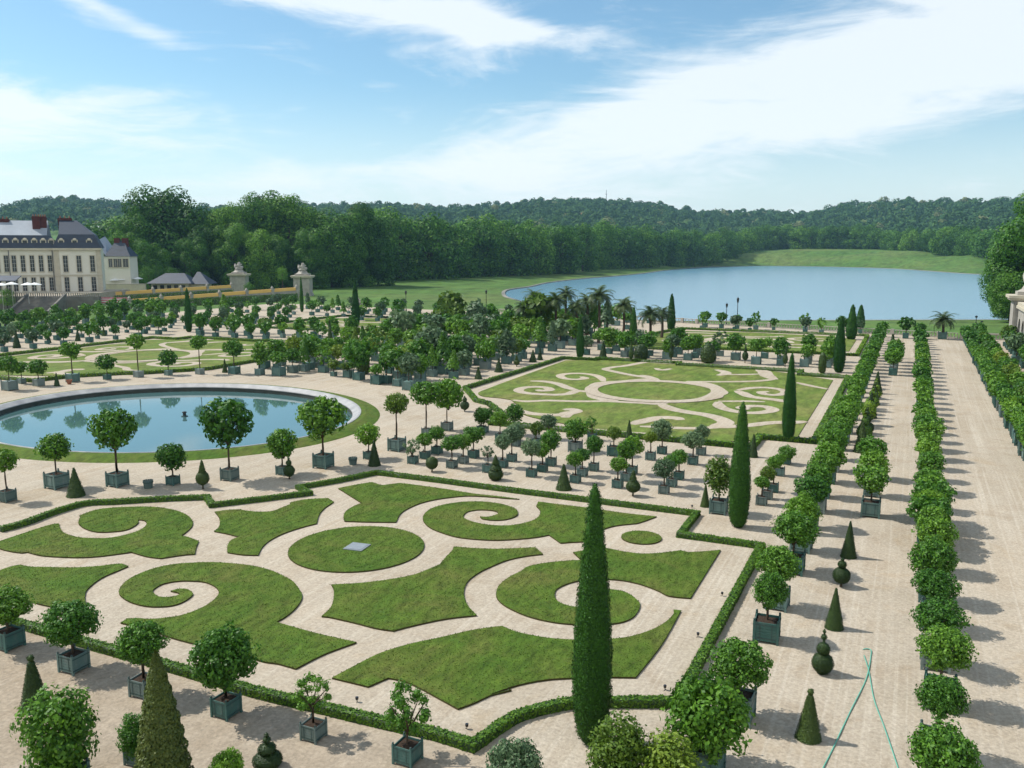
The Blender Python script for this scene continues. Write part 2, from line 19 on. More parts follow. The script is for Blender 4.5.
HAZE = .00009
# azimuth, elevation, spread az, spread el, tilt, amount (radians, from the view's heading)
SKYTINT = (.90,1.12,1.12)
SKYS = .125
SUNE = 5.0
EXPO = 0.07

BLOBS = [(-.22,.262,.26,.016,-.13,1.25),(-.02,.238,.06,.020,-.25,.9),(-.44,.238,.10,.012,-.35,.8),(-.50,.135,.19,.030,-.06,1.0),(-.56,.10,.12,.03,0,.4),(.24,.125,.30,.045,.16,1.05),(.12,.15,.14,.02,.25,.6),(.40,.20,.26,.055,.05,.95),(.40,.26,.14,.02,-.3,.8),(-.10,.085,.20,.018,.05,.5),(.1,.05,.5,.03,0,.4)]
CLOUDC = (8.0,8.4,8.6)
import bpy, math, random
import numpy as np
from mathutils import Vector, Matrix
from mathutils.geometry import delaunay_2d_cdt
S = bpy.context.scene
COL = S.collection
R = math.radians
RNG = np.random.default_rng(7)
random.seed(7)
YAW, PIT = FRAME
H = 16.0

# ------------------------------------------------------------------ materials
def nt(name):
    m = bpy.data.materials.new(name); m.use_nodes = True
    t = m.node_tree; t.nodes.clear()
    return m, t, t.nodes, t.links
def lin(c): return tuple((v/12.92 if v <= .04045 else ((v+.055)/1.055)**2.4) for v in c)
def ramp(N, L, src, stops):
    r = N.new('ShaderNodeValToRGB'); e = r.color_ramp.elements
    while len(e) < len(stops): e.new(.5)
    for i, (p, c) in enumerate(stops):
        e[i].position = p; e[i].color = (*c, 1) if len(c) == 3 else c
    L.new(src, r.inputs[0]); return r.outputs[0]
def noise(N, L, vec, scale, detail=4, rough=.55, dist=0):
    n = N.new('ShaderNodeTexNoise'); n.inputs['Scale'].default_value = scale
    n.inputs['Detail'].default_value = detail; n.inputs['Roughness'].default_value = rough
    n.inputs['Distortion'].default_value = dist
    if vec is not None: L.new(vec, n.inputs['Vector'])
    return n.outputs[0]
def mixc(N, L, f, a, b, mode='MIX'):
    m = N.new('ShaderNodeMix'); m.data_type = 'RGBA'; m.blend_type = mode
    for s, v in ((m.inputs[0], f), (m.inputs[6], a), (m.inputs[7], b)):
        if hasattr(v, 'is_linked') or hasattr(v, 'links'): L.new(v, s)
        elif isinstance(v, (int, float)): s.default_value = v
        else: s.default_value = (*v, 1)
    return m.outputs[2]
def mapping(N, L, src, scale=(1,1,1), rot=(0,0,0)):
    m = N.new('ShaderNodeMapping'); m.inputs['Scale'].default_value = scale; m.inputs['Rotation'].default_value = rot
    L.new(src, m.inputs[0]); return m.outputs[0]
def bump(N, L, h, strength, dist=.05):
    b = N.new('ShaderNodeBump'); b.inputs['Strength'].default_value = strength; b.inputs['Distance'].default_value = dist
    L.new(h, b.inputs['Height']); return b.outputs[0]
def finish(N, L, sh):
    o = N.new('ShaderNodeOutputMaterial'); L.new(sh, o.inputs[0])
def simple(name, c1, c2=None, scale=3, rough=.8, spec=.3, metal=0, bmp=0, bscale=20, vary=0):
    m, t, N, L = nt(name)
    g = N.new('ShaderNodeNewGeometry').outputs['Position']
    p = N.new('ShaderNodeBsdfPrincipled'); p.inputs['Roughness'].default_value = rough
    p.inputs['Specular IOR Level'].default_value = spec; p.inputs['Metallic'].default_value = metal
    c2 = c2 or tuple(v*.75 for v in c1)
    n = noise(N, L, g, scale, 6)
    colr = ramp(N, L, n, [(.3, c1), (.72, c2)])
    if vary:
        w_ = noise(N, L, mapping(N, L, g, (1, 1, .35)), 5, 6, .75)
        colr = mixc(N, L, ramp(N, L, w_, [(.50, (0, 0, 0)), (.66, (.5,)*3)]), colr, (.17, .20, .18))
        h_ = N.new('ShaderNodeHueSaturation'); oi = N.new('ShaderNodeObjectInfo'); mr = N.new('ShaderNodeMapRange'); mr.inputs[3].default_value = 1-vary; mr.inputs[4].default_value = 1+vary
        L.new(oi.outputs['Random'], mr.inputs[0]); L.new(mr.outputs[0], h_.inputs['Value']); L.new(colr, h_.inputs['Color'])
        mr2 = N.new('ShaderNodeMapRange'); mr2.inputs[3].default_value = 1.1; mr2.inputs[4].default_value = .6; L.new(oi.outputs['Random'], mr2.inputs[0]); L.new(mr2.outputs[0], h_.inputs['Saturation']); colr = h_.outputs[0]
    L.new(colr, p.inputs['Base Color'])
    if bmp: L.new(bump(N, L, noise(N, L, g, bscale, 4), bmp, .03), p.inputs['Normal'])
    finish(N, L, p.outputs[0]); return m
def leafmat(name, c1, c2, trans=.25, rough=.55, spec=.35, lo=.72, hi=1.32):
    m, t, N, L = nt(name)
    geo = N.new('ShaderNodeNewGeometry'); oi = N.new('ShaderNodeObjectInfo')
    c = ramp(N, L, geo.outputs['Random Per Island'], [(0, c1), (.55, tuple((a+b)/2 for a, b in zip(c1, c2))), (1, c2)])
    hsv = N.new('ShaderNodeHueSaturation'); L.new(c, hsv.inputs['Color'])
    mr = N.new('ShaderNodeMapRange'); mr.inputs[3].default_value = lo; mr.inputs[4].default_value = hi
    L.new(oi.outputs['Random'], mr.inputs[0]); L.new(mr.outputs[0], hsv.inputs['Value'])
    mr2 = N.new('ShaderNodeMapRange'); mr2.inputs[3].default_value = .515; mr2.inputs[4].default_value = .485
    L.new(oi.outputs['Random'], mr2.inputs[0]); L.new(mr2.outputs[0], hsv.inputs['Hue'])
    p = N.new('ShaderNodeBsdfPrincipled'); p.inputs['Roughness'].default_value = rough; p.inputs['Specular IOR Level'].default_value = spec
    L.new(hsv.outputs[0], p.inputs['Base Color'])
    tr = N.new('ShaderNodeBsdfTranslucent'); L.new(hsv.outputs[0], tr.inputs[0])
    mx = N.new('ShaderNodeMixShader'); mx.inputs[0].default_value = trans
    L.new(p.outputs[0], mx.inputs[1]); L.new(tr.outputs[0], mx.inputs[2])
    finish(N, L, mx.outputs[0]); return m

M = {}
M['leaf0'] = leafmat('leaf_green', (.028, .100, .009), (.122, .280, .022), .34)
M['leaf1'] = leafmat('leaf_bright', (.048, .145, .010), (.140, .300, .024), .36)
M['leaf2'] = leafmat('leaf_silver', (.060, .125, .055), (.140, .215, .100), .3)
M['leaf3'] = leafmat('leaf_yellow', (.070, .140, .010), (.170, .260, .026), .36)
M['leaf_dark'] = leafmat('leaf_topiary', (.016, .042, .008), (.046, .085, .015), .12)
M['leaf_brown'] = leafmat('leaf_conifer', (.070, .105, .014), (.160, .190, .034), .15)
M['leaf_cyp'] = leafmat('leaf_cypress', (.006, .034, .004), (.026, .098, .008), .0, .6, .2)
M['leaf_wood'] = leafmat('leaf_woodland', (.020, .080, .010), (.125, .280, .026), .28, .6, .2, .6, 1.45)
M['leaf_far'] = leafmat('leaf_hills', (.018, .060, .022), (.062, .135, .036), .15, .8, .1)
M['leaf_far_light'] = leafmat('leaf_hills_light', (.10, .14, .05), (.18, .20, .09), .15, .8, .1)
M['leaf_box'] = leafmat('leaf_boxwood', (.075, .170, .008), (.170, .290, .018), .25)
M['leaf_palm'] = leafmat('leaf_palm', (.030, .065, .018), (.085, .125, .035), .2)
M['bark'] = simple('bark', (.10, .075, .052), (.055, .042, .032), 6, .9, .1, bmp=.5)
M['box'] = simple('green_planter_paint', (.055, .142, .125), (.078, .170, .148), 2.2, .6, .3, vary=.28)
M['box_old'] = simple('faded_planter_paint', (.105, .165, .15), (.14, .19, .175), 2.2, .65, .25, vary=.25)
M['iron'] = simple('painted_iron', (.03, .075, .068), (.02, .05, .05), 5, .5, .5)
M['soil'] = simple('soil', (.06, .042, .03), (.035, .025, .02), 12, 1, .05, bmp=.6)
M['stone'] = simple('pale_stone', (.42, .39, .34), (.28, .26, .23), .9, .85, .2, bmp=.2)
M['coping'] = simple('coping_stone', (.40, .39, .38), (.22, .22, .22), .8, .55, .4, bmp=.2)
M['edge'] = simple('lake_edge_stone', (.27, .26, .23), (.14, .14, .12), .05, .9, .1)
M['darkstone'] = simple('weathered_stone', (.20, .19, .17), (.12, .115, .105), .8, .9, .1, bmp=.3)
M['basinwall'] = simple('wet_basin_wall', (.06, .06, .05), (.03, .035, .025), 1.2, .6, .4)
M['cream'] = simple('cream_render', (.68, .655, .575), (.61, .585, .51), .15, .9, .1)
M['trim'] = simple('stone_trim', (.52, .47, .37), (.42, .38, .30), .8, .85, .1)
M['slate'] = simple('blue_slate', (.034, .046, .072), (.024, .032, .050), .5, .55, .4)
M['zinc'] = simple('pale_zinc_roof', (.34, .37, .41), (.27, .30, .34), .25, .5, .5)
M['brick'] = simple('red_brick', (.105, .034, .03), (.075, .026, .024), 1.5, .9, .1)
M['glass'] = simple('dark_glass', (.03, .035, .04), (.02, .022, .028), .3, .12, .6)
M['frame'] = simple('white_frame', (.55, .55, .52), None, 1, .6, .3)
M['white'] = simple('white_canvas', (.75, .75, .73), (.66, .67, .66), .5, .8, .2)
M['ochre'] = simple('ochre_board', (.80, .50, .16), (.74, .44, .13), .3, .8, .2)
M['pink'] = simple('pink_cloth', (.55, .10, .17), (.62, .26, .30), 1.2, .8, .1)
M['black'] = simple('black_metal', (.02, .02, .022), None, 2, .45, .5)
M['hose'] = simple('green_hose', (.10, .36, .26), (.14, .42, .32), 3, .4, .5)
M['terra'] = simple('terracotta', (.32, .13, .08), None, 2, .85, .2)
M['zincslab'] = simple('pale_metal_plate', (.25, .275, .29), (.19, .21, .225), 3, .45, .5)

def ground_sand():
    m, t, N, L = nt('sandy_gravel')
    g = N.new('ShaderNodeNewGeometry').outputs['Position']
    p = N.new('ShaderNodeBsdfPrincipled'); p.inputs['Roughness'].default_value = .95; p.inputs['Specular IOR Level'].default_value = .1
    base = ramp(N, L, noise(N, L, g, .09, 6, .6, .4), [(.30, (.42, .35, .265)), (.52, (.39, .335, .262)), (.75, (.325, .265, .19))])
    # worn tracks along the alleys
    tr = noise(N, L, mapping(N, L, g, (1.3, .035, 1)), 1.1, 4, .6)
    base = mixc(N, L, ramp(N, L, tr, [(.48, (0, 0, 0)), (.70, (.55,)*3)]), base, (.47, .415, .335))
    w = noise(N, L, g, .45, 7, .65, .8)
    base = mixc(N, L, ramp(N, L, w, [(.52, (0, 0, 0)), (.72, (.6,)*3)]), base, (.29, .225, .155))
    dirt = noise(N, L, g, .16, 6, .7, 1.2)
    base = mixc(N, L, ramp(N, L, dirt, [(.56, (0, 0, 0)), (.74, (.55,)*3)]), base, (.35, .255, .15))
    trk = noise(N, L, mapping(N, L, g, (5.5, .05, 1), (0, 0, .01)), 1., 3, .55)
    base = mixc(N, L, ramp(N, L, trk, [(.52, (0, 0, 0)), (.66, (.45,)*3)]), base, (.49, .435, .355))
    sp = N.new('ShaderNodeSeparateXYZ'); L.new(g, sp.inputs[0])        # gravel mixed darker and browner outside the near hedge
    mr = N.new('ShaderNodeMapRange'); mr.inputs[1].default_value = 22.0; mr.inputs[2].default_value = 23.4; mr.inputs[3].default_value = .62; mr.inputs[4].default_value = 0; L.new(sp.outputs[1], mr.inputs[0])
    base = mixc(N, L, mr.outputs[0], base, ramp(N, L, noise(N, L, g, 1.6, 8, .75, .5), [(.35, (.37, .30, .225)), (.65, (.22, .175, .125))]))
    fine = noise(N, L, g, 7, 5, .7)
    base = mixc(N, L, .55, base, ramp(N, L, fine, [(.3, (.30,)*3), (.5, (.5,)*3), (.75, (.66,)*3)]), 'OVERLAY')
    vor = N.new('ShaderNodeTexVoronoi'); vor.inputs['Scale'].default_value = 11; L.new(g, vor.inputs['Vector'])
    base = mixc(N, L, .28, base, ramp(N, L, vor.outputs['Color'], [(.1, (.30,)*3), (.9, (.68,)*3)]), 'OVERLAY')
    L.new(base, p.inputs['Base Color'])
    L.new(bump(N, L, noise(N, L, g, 5, 8, .75), .55, .06), p.inputs['Normal'])
    finish(N, L, p.outputs[0]); return m
def grassmat(name, a, b, c, s=.35, fine=9.):
    m, t, N, L = nt(name)
    g = N.new('ShaderNodeNewGeometry').outputs['Position']
    p = N.new('ShaderNodeBsdfPrincipled'); p.inputs['Roughness'].default_value = .9; p.inputs['Specular IOR Level'].default_value = .15
    n = noise(N, L, g, s, 6, .62, .6)
    base = ramp(N, L, n, [(.30, a), (.50, b), (.70, c)])
    n2 = noise(N, L, mapping(N, L, g, (1, .35, 1), (0, 0, .6)), fine*.35, 5, .7)
    base = mixc(N, L, .9, base, ramp(N, L, n2, [(.28, (.22,)*3), (.5, (.5,)*3), (.74, (.76,)*3)]), 'OVERLAY')
    n4 = noise(N, L, g, s*4.5, 5, .7, 1.)
    base = mixc(N, L, ramp(N, L, n4, [(.54, (0, 0, 0)), (.70, (.55,)*3)]), base, tuple(v*.9 for v in c))
    n3 = noise(N, L, g, fine*1.5, 4, .8)
    base = mixc(N, L, .8, base, ramp(N, L, n3, [(.3, (.3,)*3), (.5, (.5,)*3), (.75, (.7,)*3)]), 'OVERLAY')
    L.new(base, p.inputs['Base Color'])
    L.new(bump(N, L, noise(N, L, g, fine, 6, .8), .7, .06), p.inputs['Normal'])
    finish(N, L, p.outputs[0]); return m
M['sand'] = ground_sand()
M['lawn'] = grassmat('parterre_turf', (.054, .112, .012), (.076, .122, .016), (.110, .122, .028))
M['lawn_far'] = grassmat('far_parterre_turf', (.090, .148, .022), (.118, .158, .032), (.165, .168, .05), .15, 3)
M['field'] = grassmat('meadow', (.055, .125, .024), (.075, .140, .03), (.115, .145, .045), .012, .5)
M['turfside'] = simple('turf_edge', (.055, .065, .018), (.075, .052, .03), 4, 1, .05)

def watermat(name, col, rough, bs, bscale, ior=1.33):
    m, t, N, L = nt(name)
    g = N.new('ShaderNodeNewGeometry').outputs['Position']
    p = N.new('ShaderNodeBsdfPrincipled')
    p.inputs['Base Color'].default_value = (*col, 1); p.inputs['Roughness'].default_value = rough
    p.inputs['IOR'].default_value = ior; p.inputs['Specular IOR Level'].default_value = .5
    n = noise(N, L, mapping(N, L, g, (1, 1, 1)), bscale, 5, .6)
    L.new(bump(N, L, n, bs, .1), p.inputs['Normal'])
    finish(N, L, p.outputs[0]); return m
M['pool'] = watermat('still_pool_water', (.06, .13, .13), .015, .012, 2., 1.75)
M['lake'] = watermat('lake_water', (.13, .26, .34), .22, .25, .35)

# ------------------------------------------------------------------ mesh helpers
class MB:
    def __init__(s): s.v = []; s.f = []; s.m = []
    def add(s, vs, fs, mi=0):
        o = len(s.v); s.v += [tuple(v) for v in vs]; s.f += [tuple(i+o for i in f) for f in fs]; s.m += [mi]*len(fs); return s
    def box(s, x0, x1, y0, y1, z0, z1, mi=0):
        return s.add([(x0,y0,z0),(x1,y0,z0),(x1,y1,z0),(x0,y1,z0),(x0,y0,z1),(x1,y0,z1),(x1,y1,z1),(x0,y1,z1)],
                     [(0,3,2,1),(4,5,6,7),(0,1,5,4),(1,2,6,5),(2,3,7,6),(3,0,4,7)], mi)
    def lathe(s, prof, n=12, c=(0,0,0), mi=0, sx=1, sy=1):
        vs = []; fs = []
        for r, z in prof:
            for i in range(n):
                a = 2*math.pi*i/n; vs.append((c[0]+sx*r*math.cos(a), c[1]+sy*r*math.sin(a), c[2]+z))
        for k in range(len(prof)-1):
            for i in range(n):
                j = (i+1) % n; fs.append((k*n+i, k*n+j, (k+1)*n+j, (k+1)*n+i))
        fs.append(tuple(range(n))[::-1]); fs.append(tuple(range((len(prof)-1)*n, len(prof)*n)))
        return s.add(vs, fs, mi)
    def tube(s, pts, rad, n=6, mi=0):
        vs = []; fs = []
        P = [Vector(p) for p in pts]
        for k, p in enumerate(P):
            d = (P[min(k+1, len(P)-1)]-P[max(k-1, 0)]).normalized()
            u = d.orthogonal().normalized(); w = d.cross(u)
            if k and vs:
                pass
            r = rad[k] if hasattr(rad, '__len__') else rad
            if abs(d.z) < .95: u = d.cross(Vector((0,0,1))).normalized(); w = d.cross(u)
            else: u = Vector((1,0,0)); u = (u-d*u.dot(d)).normalized(); w = d.cross(u)
            for i in range(n):
                a = 2*math.pi*i/n; vs.append(p+(u*math.cos(a)+w*math.sin(a))*r)
        for k in range(len(P)-1):
            for i in range(n):
                j = (i+1) % n; fs.append((k*n+i, k*n+j, (k+1)*n+j, (k+1)*n+i))
        fs.append(tuple(range(n))[::-1]); fs.append(tuple(range((len(P)-1)*n, len(P)*n)))
        return s.add(vs, fs, mi)
    def prism(s, poly, z0, z1, mi=0, side=None):
        n = len(poly); side = mi if side is None else side
        o = len(s.v)
        s.v += [(p[0], p[1], z0) for p in poly]+[(p[0], p[1], z1) for p in poly]
        area = sum(poly[i][0]*poly[(i+1) % n][1]-poly[(i+1) % n][0]*poly[i][1] for i in range(n))
        idx = list(range(n)) if area > 0 else list(range(n))[::-1]
        s.f.append(tuple(o+n+i for i in idx)); s.m.append(mi)
        for k in range(n):
            a, b = idx[k], idx[(k+1) % n]
            s.f.append((o+a, o+b, o+n+b, o+n+a)); s.m.append(side)
        return s
    def mesh(s, name, mats, smooth=False):
        me = bpy.data.meshes.new(name); me.from_pydata(s.v, [], s.f)
        for m in (mats if isinstance(mats, (list, tuple)) else [mats]): me.materials.append(m)
        me.polygons.foreach_set('material_index', s.m)
        if smooth: me.polygons.foreach_set('use_smooth', [True]*len(s.f))
        me.update(); return me
    def build(s, name, mats, parent=None, smooth=False): return link(name, s.mesh(name, mats, smooth), parent)
def link(name, me, parent=None, loc=(0,0,0), rz=0, sc=(1,1,1)):
    o = bpy.data.objects.new(name, me); COL.objects.link(o)
    o.location = loc; o.rotation_euler = (0, 0, rz); o.scale = sc if hasattr(sc, '__len__') else (sc,)*3
    if parent: o.parent = parent
    return o
def tag(o, label=None, cat=None, group=None, kind=None):
    if label: o['label'] = label
    if cat: o['category'] = cat
    if group: o['group'] = group
    if kind: o['kind'] = kind
    return o
def empty(name, loc, rz=0, label=None, cat=None, group=None, sc=1):
    e = bpy.data.objects.new(name, None); COL.objects.link(e); e.location = loc; e.rotation_euler = (0, 0, rz); e.scale = (sc,)*3
    e.empty_display_size = .3
    return tag(e, label, cat, group)
def quads_mesh(name, C, Nn, size, mats, extra=None, mi=None, aspect=.6):
    """leaf cards: centres C, normals Nn, half-size; extra = MB geometry placed first"""
    n = len(C)
    size = np.broadcast_to(np.asarray(size, float).reshape(-1, 1), (n, 1))
    rv = RNG.normal(size=(n, 3)); U = np.cross(Nn, rv); U /= np.linalg.norm(U, axis=1)[:, None]+1e-9
    W = np.cross(Nn, U)
    a = C-U*size; b = C-W*size*aspect; c = C+U*size; d = C+W*size*aspect
    V = np.stack([a, b, c, d], 1).reshape(-1, 3)
    ev = np.array(extra.v, float).reshape(-1, 3) if extra else np.zeros((0, 3))
    nf = len(extra.f) if extra else 0
    el = sum((list(f) for f in extra.f), []) if extra else []
    es = [len(f) for f in extra.f] if extra else []
    me = bpy.data.meshes.new(name)
    me.vertices.add(len(ev)+len(V)); me.vertices.foreach_set('co', np.concatenate([ev, V]).ravel())
    loops = np.concatenate([np.array(el, int), np.arange(len(V))+len(ev)]).astype(np.int32)
    tot = np.array(es+[4]*n, np.int32); st = np.concatenate([[0], np.cumsum(tot)[:-1]]).astype(np.int32)
    me.loops.add(len(loops)); me.loops.foreach_set('vertex_index', loops)
    me.polygons.add(len(tot)); me.polygons.foreach_set('loop_start', st); me.polygons.foreach_set('loop_total', tot)
    for m in mats: me.materials.append(m)
    k = np.zeros(len(tot), np.int32)
    if extra: k[:nf] = extra.m
    if mi is not None: k[nf:] = mi
    me.polygons.foreach_set('material_index', k)
    me.update(calc_edges=True); me.validate(); return me
def unit(v): return v/(np.linalg.norm(v, axis=1)[:, None]+1e-9)
def sphere_pts(n):
    return unit(RNG.normal(size=(n, 3)))
def lobes_leaves(lobes, n, jit=.22, inner=.25, up=.25, nn=.36):
    """lobes: array (k,4) centre+radius. leaf cards on and in the lobes' shells"""
    lobes = np.asarray(lobes, float)
    w = lobes[:, 3]**2; k = RNG.choice(len(lobes), n, p=w/w.sum())
    d = sphere_pts(n); rr = np.where(RNG.random(n) < inner, RNG.random(n)**.5*.9, 1+RNG.normal(size=n)*jit*.5)
    C = lobes[k, :3]+d*(lobes[k, 3]*rr)[:, None]
    N = unit(d+RNG.normal(size=(n, 3))*nn+np.array([0, 0, up]))
    return C, N
def crown_lobes(k, rx=1., rz=.85, lr=.36, flat=False):
    g = math.pi*(3-math.sqrt(5)); out = [(0, 0, 0, .55)]
    for i in range(k):
        z = 1-2*(i+.5)/k; r = math.sqrt(1-z*z); a = g*i+RNG.random()*.5
        q = .72*(1+RNG.normal()*.10)
        out.append((rx*q*r*math.cos(a), rx*q*r*math.sin(a), rz*q*z, lr*(.75+RNG.random()*.5)))
    return np.array(out)

# ------------------------------------------------------------------ crowns, boxes, topiary libraries
LODS = [(5200, .062), (1900, .095), (600, .155), (220, .25)]
CR = {}
def crown_mesh(kind, tone, lod, var):
    key = (kind, tone, lod, var)
    if key in CR: return CR[key]
    n, s = LODS[lod]
    if kind in ('orange', 'tall'):
        C, N = lobes_leaves(crown_lobes(34, 1.04, .92, .245), n, .2, .18)
        # loose twigs sticking out
        e = sphere_pts(max(8, n//14)); e[:, 2] = np.abs(e[:, 2])*.8-.15
        C = np.concatenate([C, e*RNG.uniform(.95, 1.16, (len(e), 1))]); N = np.concatenate([N, unit(e+RNG.normal(size=e.shape)*.5)])
    elif kind == 'sparse':
        lob = crown_lobes(17, 1, .95, .20)[1:]
        C, N = lobes_leaves(lob, int(n*.36), .4, .4)
    elif kind == 'shrub':
        lob = crown_lobes(22, .85, 1.25, .34); C, N = lobes_leaves(lob, int(n*1.1), .3)
    elif kind == 'low':
        lob = crown_lobes(18, 1.05, .5, .33); C, N = lobes_leaves(lob, n, .15)
    elif kind == 'conic':
        t = RNG.random(int(n*1.1))**.7; a = RNG.random(len(t))*6.283; r = (1-t)*.75*(.8+.35*RNG.random(len(t)))+.1
        C = np.stack([r*np.cos(a), r*np.sin(a), t*2.4-1], 1); N = unit(np.stack([np.cos(a), np.sin(a), np.full(len(t), .5)], 1)+RNG.normal(size=(len(t), 3))*.4)
    me = quads_mesh('foliage_'+kind, C, N, s*RNG.uniform(.7, 1.3, len(C)), [M['leaf%d' % tone] if isinstance(tone, int) else M[tone]])
    CR[key] = me; return me
def box_mb(lod):
    b = MB()
    if lod >= 2:
        b.box(-.5, .5, -.5, .5, .07, .94)
        for sx in (-1, 1):
            for sy in (-1, 1): b.box(sx*.5-.05, sx*.5+.05, sy*.5-.05, sy*.5+.05, 0, 1.08)
        return b
    # planked sides set between corner posts, with a soil-filled open top
    t = .035
    for k in range(6):
        z0 = .10+k*.14; z1 = z0+.132
        b.box(-.45, .45, -.5, -.5+t, z0, z1); b.box(-.45, .45, .5-t, .5, z0, z1)
        b.box(-.5, -.5+t, -.45, .45, z0, z1); b.box(.5-t, .5, -.45, .45, z0, z1)
    for sx in (-1, 1):
        for sy in (-1, 1): b.box(sx*.49-.05, sx*.49+.05, sy*.49-.05, sy*.49+.05, 0, 1.0)
    b.box(-.46, .46, -.46, .46, .12, .2)
    return b
LIB = {}
def lib(key, fn):
    if key not in LIB: LIB[key] = fn()
    return LIB[key]
def band_mb():
    b = MB()
    for z in (.2, .80):
        b.box(-.52, .52, -.512, -.503, z, z+.05); b.box(-.52, .52, .503, .512, z, z+.05)
        b.box(-.552, -.543, -.52, .52, z, z+.05); b.box(.543, .552, -.52, .52, z, z+.05)
    for x in (-.25, .25): b.box(x-.02, x+.02, -.518, -.513, .16, .88); b.box(x-.02, x+.02, .513, .518, .16, .88)
    return b
def trunk_mb():
    b = MB(); b.tube([(0,0,0),(.25,.1,.35),(-.1,.2,.7),(0,0,1.)], [1., .8, .7, .6], 7)
    return b
def limbs_mb(r=1.):
    b = MB(); rr = random.Random(3)
    for i in range(7):
        a = i*.9; e = rr.uniform(.1, .7)
        b.tube([(0,0,-.9),(.25*math.cos(a), .25*math.sin(a), -.45),(.7*math.cos(a), .7*math.sin(a), e-.2)], [.05,.035,.012], 5)
    return b
def planter(parent, w, lod, faded=False, rz=0):
    pm = M['box_old'] if faded else M['box']
    o = link('planter_box', lib(('box', lod >= 2, faded), lambda: box_mb(lod).mesh('planter_box', pm)), parent, (0,0,0), rz, w)
    if lod < 2:
        link('soil', lib('soil', lambda: MB().lathe([(.62,.0),(.60,.05),(.3,.09),(.01,.10)], 4).mesh('soil', M['soil'])), parent, (0,0,.80*w), rz+R(45), w)
        link('iron_bands', lib('bands', lambda: band_mb().mesh('iron_bands', M['iron'])), o)
        fm = lib('finial', lambda: MB().lathe([(.02,0),(.045,.02),(.055,.05),(.045,.085),(.01,.11)], 8).mesh('finial', M['iron']))
        for sx in (-1, 1):
            for sy in (-1, 1): link('finial', fm, o, (sx*.49, sy*.49, 1.0))
    return o
def lod_of(x, y):
    d = math.hypot(x, y); return 0 if d < 48 else 1 if d < 82 else 2 if d < 140 else 3
KNAME = {'orange': 'potted_orange_tree', 'tall': 'tall_potted_tree', 'sparse': 'sparse_potted_tree', 'shrub': 'potted_shrub', 'low': 'potted_bush', 'conic': 'potted_conifer'}
KCAT = {'orange': 'potted tree', 'tall': 'potted tree', 'sparse': 'potted tree', 'shrub': 'potted shrub', 'low': 'potted bush', 'conic': 'potted conifer'}
FARM = {}
QUEUE = []; NOR = [0]
def potted(*a, **k):
    x, y = a[0], a[1]
    if a[3] == 'orange' and lod_of(x, y) == 3: QUEUE.append((math.hypot(x, y), a, k)); return None
    if a[3] == 'orange': NOR[0] += 1
    return potted_(*a, **k)
def potted_(x, y, w, kind, zc, r, tone, label, group=None, dx=0, lod=None, rz=None):
    lod = lod_of(x, y) if lod is None else lod
    rnd = random.Random(int(x*97+y*31)); var = rnd.randrange(4)
    rz = rnd.uniform(-.06, .06) if rz is None else rz
    if lod == 3:   # far off: one mesh with box, trunk and crown
        key = (kind, tone, var)
        if key not in FARM:
            b = MB(); b.box(-.32, .32, -.32, .32, .04, .62, 0)
            b.tube([(0,0,.5),(.03,0,1.2)], [.06,.05], 5, 1)
            cm = crown_mesh(kind, tone, 3, var)
            co = np.zeros(len(cm.vertices)*3); cm.vertices.foreach_get('co', co); co = co.reshape(-1, 4, 3)*.85+np.array([0, 0, 1.75])
            V = co.reshape(-1, 3); o0 = len(b.v)
            b.v += [tuple(v) for v in V]; b.f += [tuple(o0+4*i+j for j in range(4)) for i in range(len(co))]; b.m += [2]*len(co)
            FARM[key] = b.mesh(KNAME[kind], [M['box'], M['bark'], cm.materials[0]])
        return tag(link(KNAME[kind], FARM[key], None, (x, y, 0), rz, r/.85), label, KCAT[kind], group)
    e = empty(KNAME[kind], (x, y, 0), 0, label, KCAT[kind], group)
    planter(e, w, lod, rnd.random() < .25, rz)
    s = r
    top = max(zc-.35*s, .9*w+.05)
    tr = .045 if kind == 'sparse' else .06 if kind != 'tall' else .085
    if kind != 'low':
        link('trunk', lib('trunk', lambda: trunk_mb().mesh('trunk', M['bark'], True)), e, (0,0,.8*w), rnd.random()*6, (tr, tr, max(.2, top-.8*w)))
    c = link('crown', crown_mesh(kind, tone, lod, var), e, (dx+rnd.uniform(-.06, .06), rnd.uniform(-.06, .06), zc), rnd.random()*6.28, (s*rnd.uniform(.88, 1.1), s*rnd.uniform(.88, 1.1), s*rnd.uniform(.84, 1.14)))
    c.rotation_euler[0] = rnd.uniform(-.12, .12)
    if lod < 2 and kind in ('sparse', 'orange', 'tall'):
        link('limbs', lib('limbs', lambda: limbs_mb().mesh('limbs', M['bark'], True)), c)
    return e

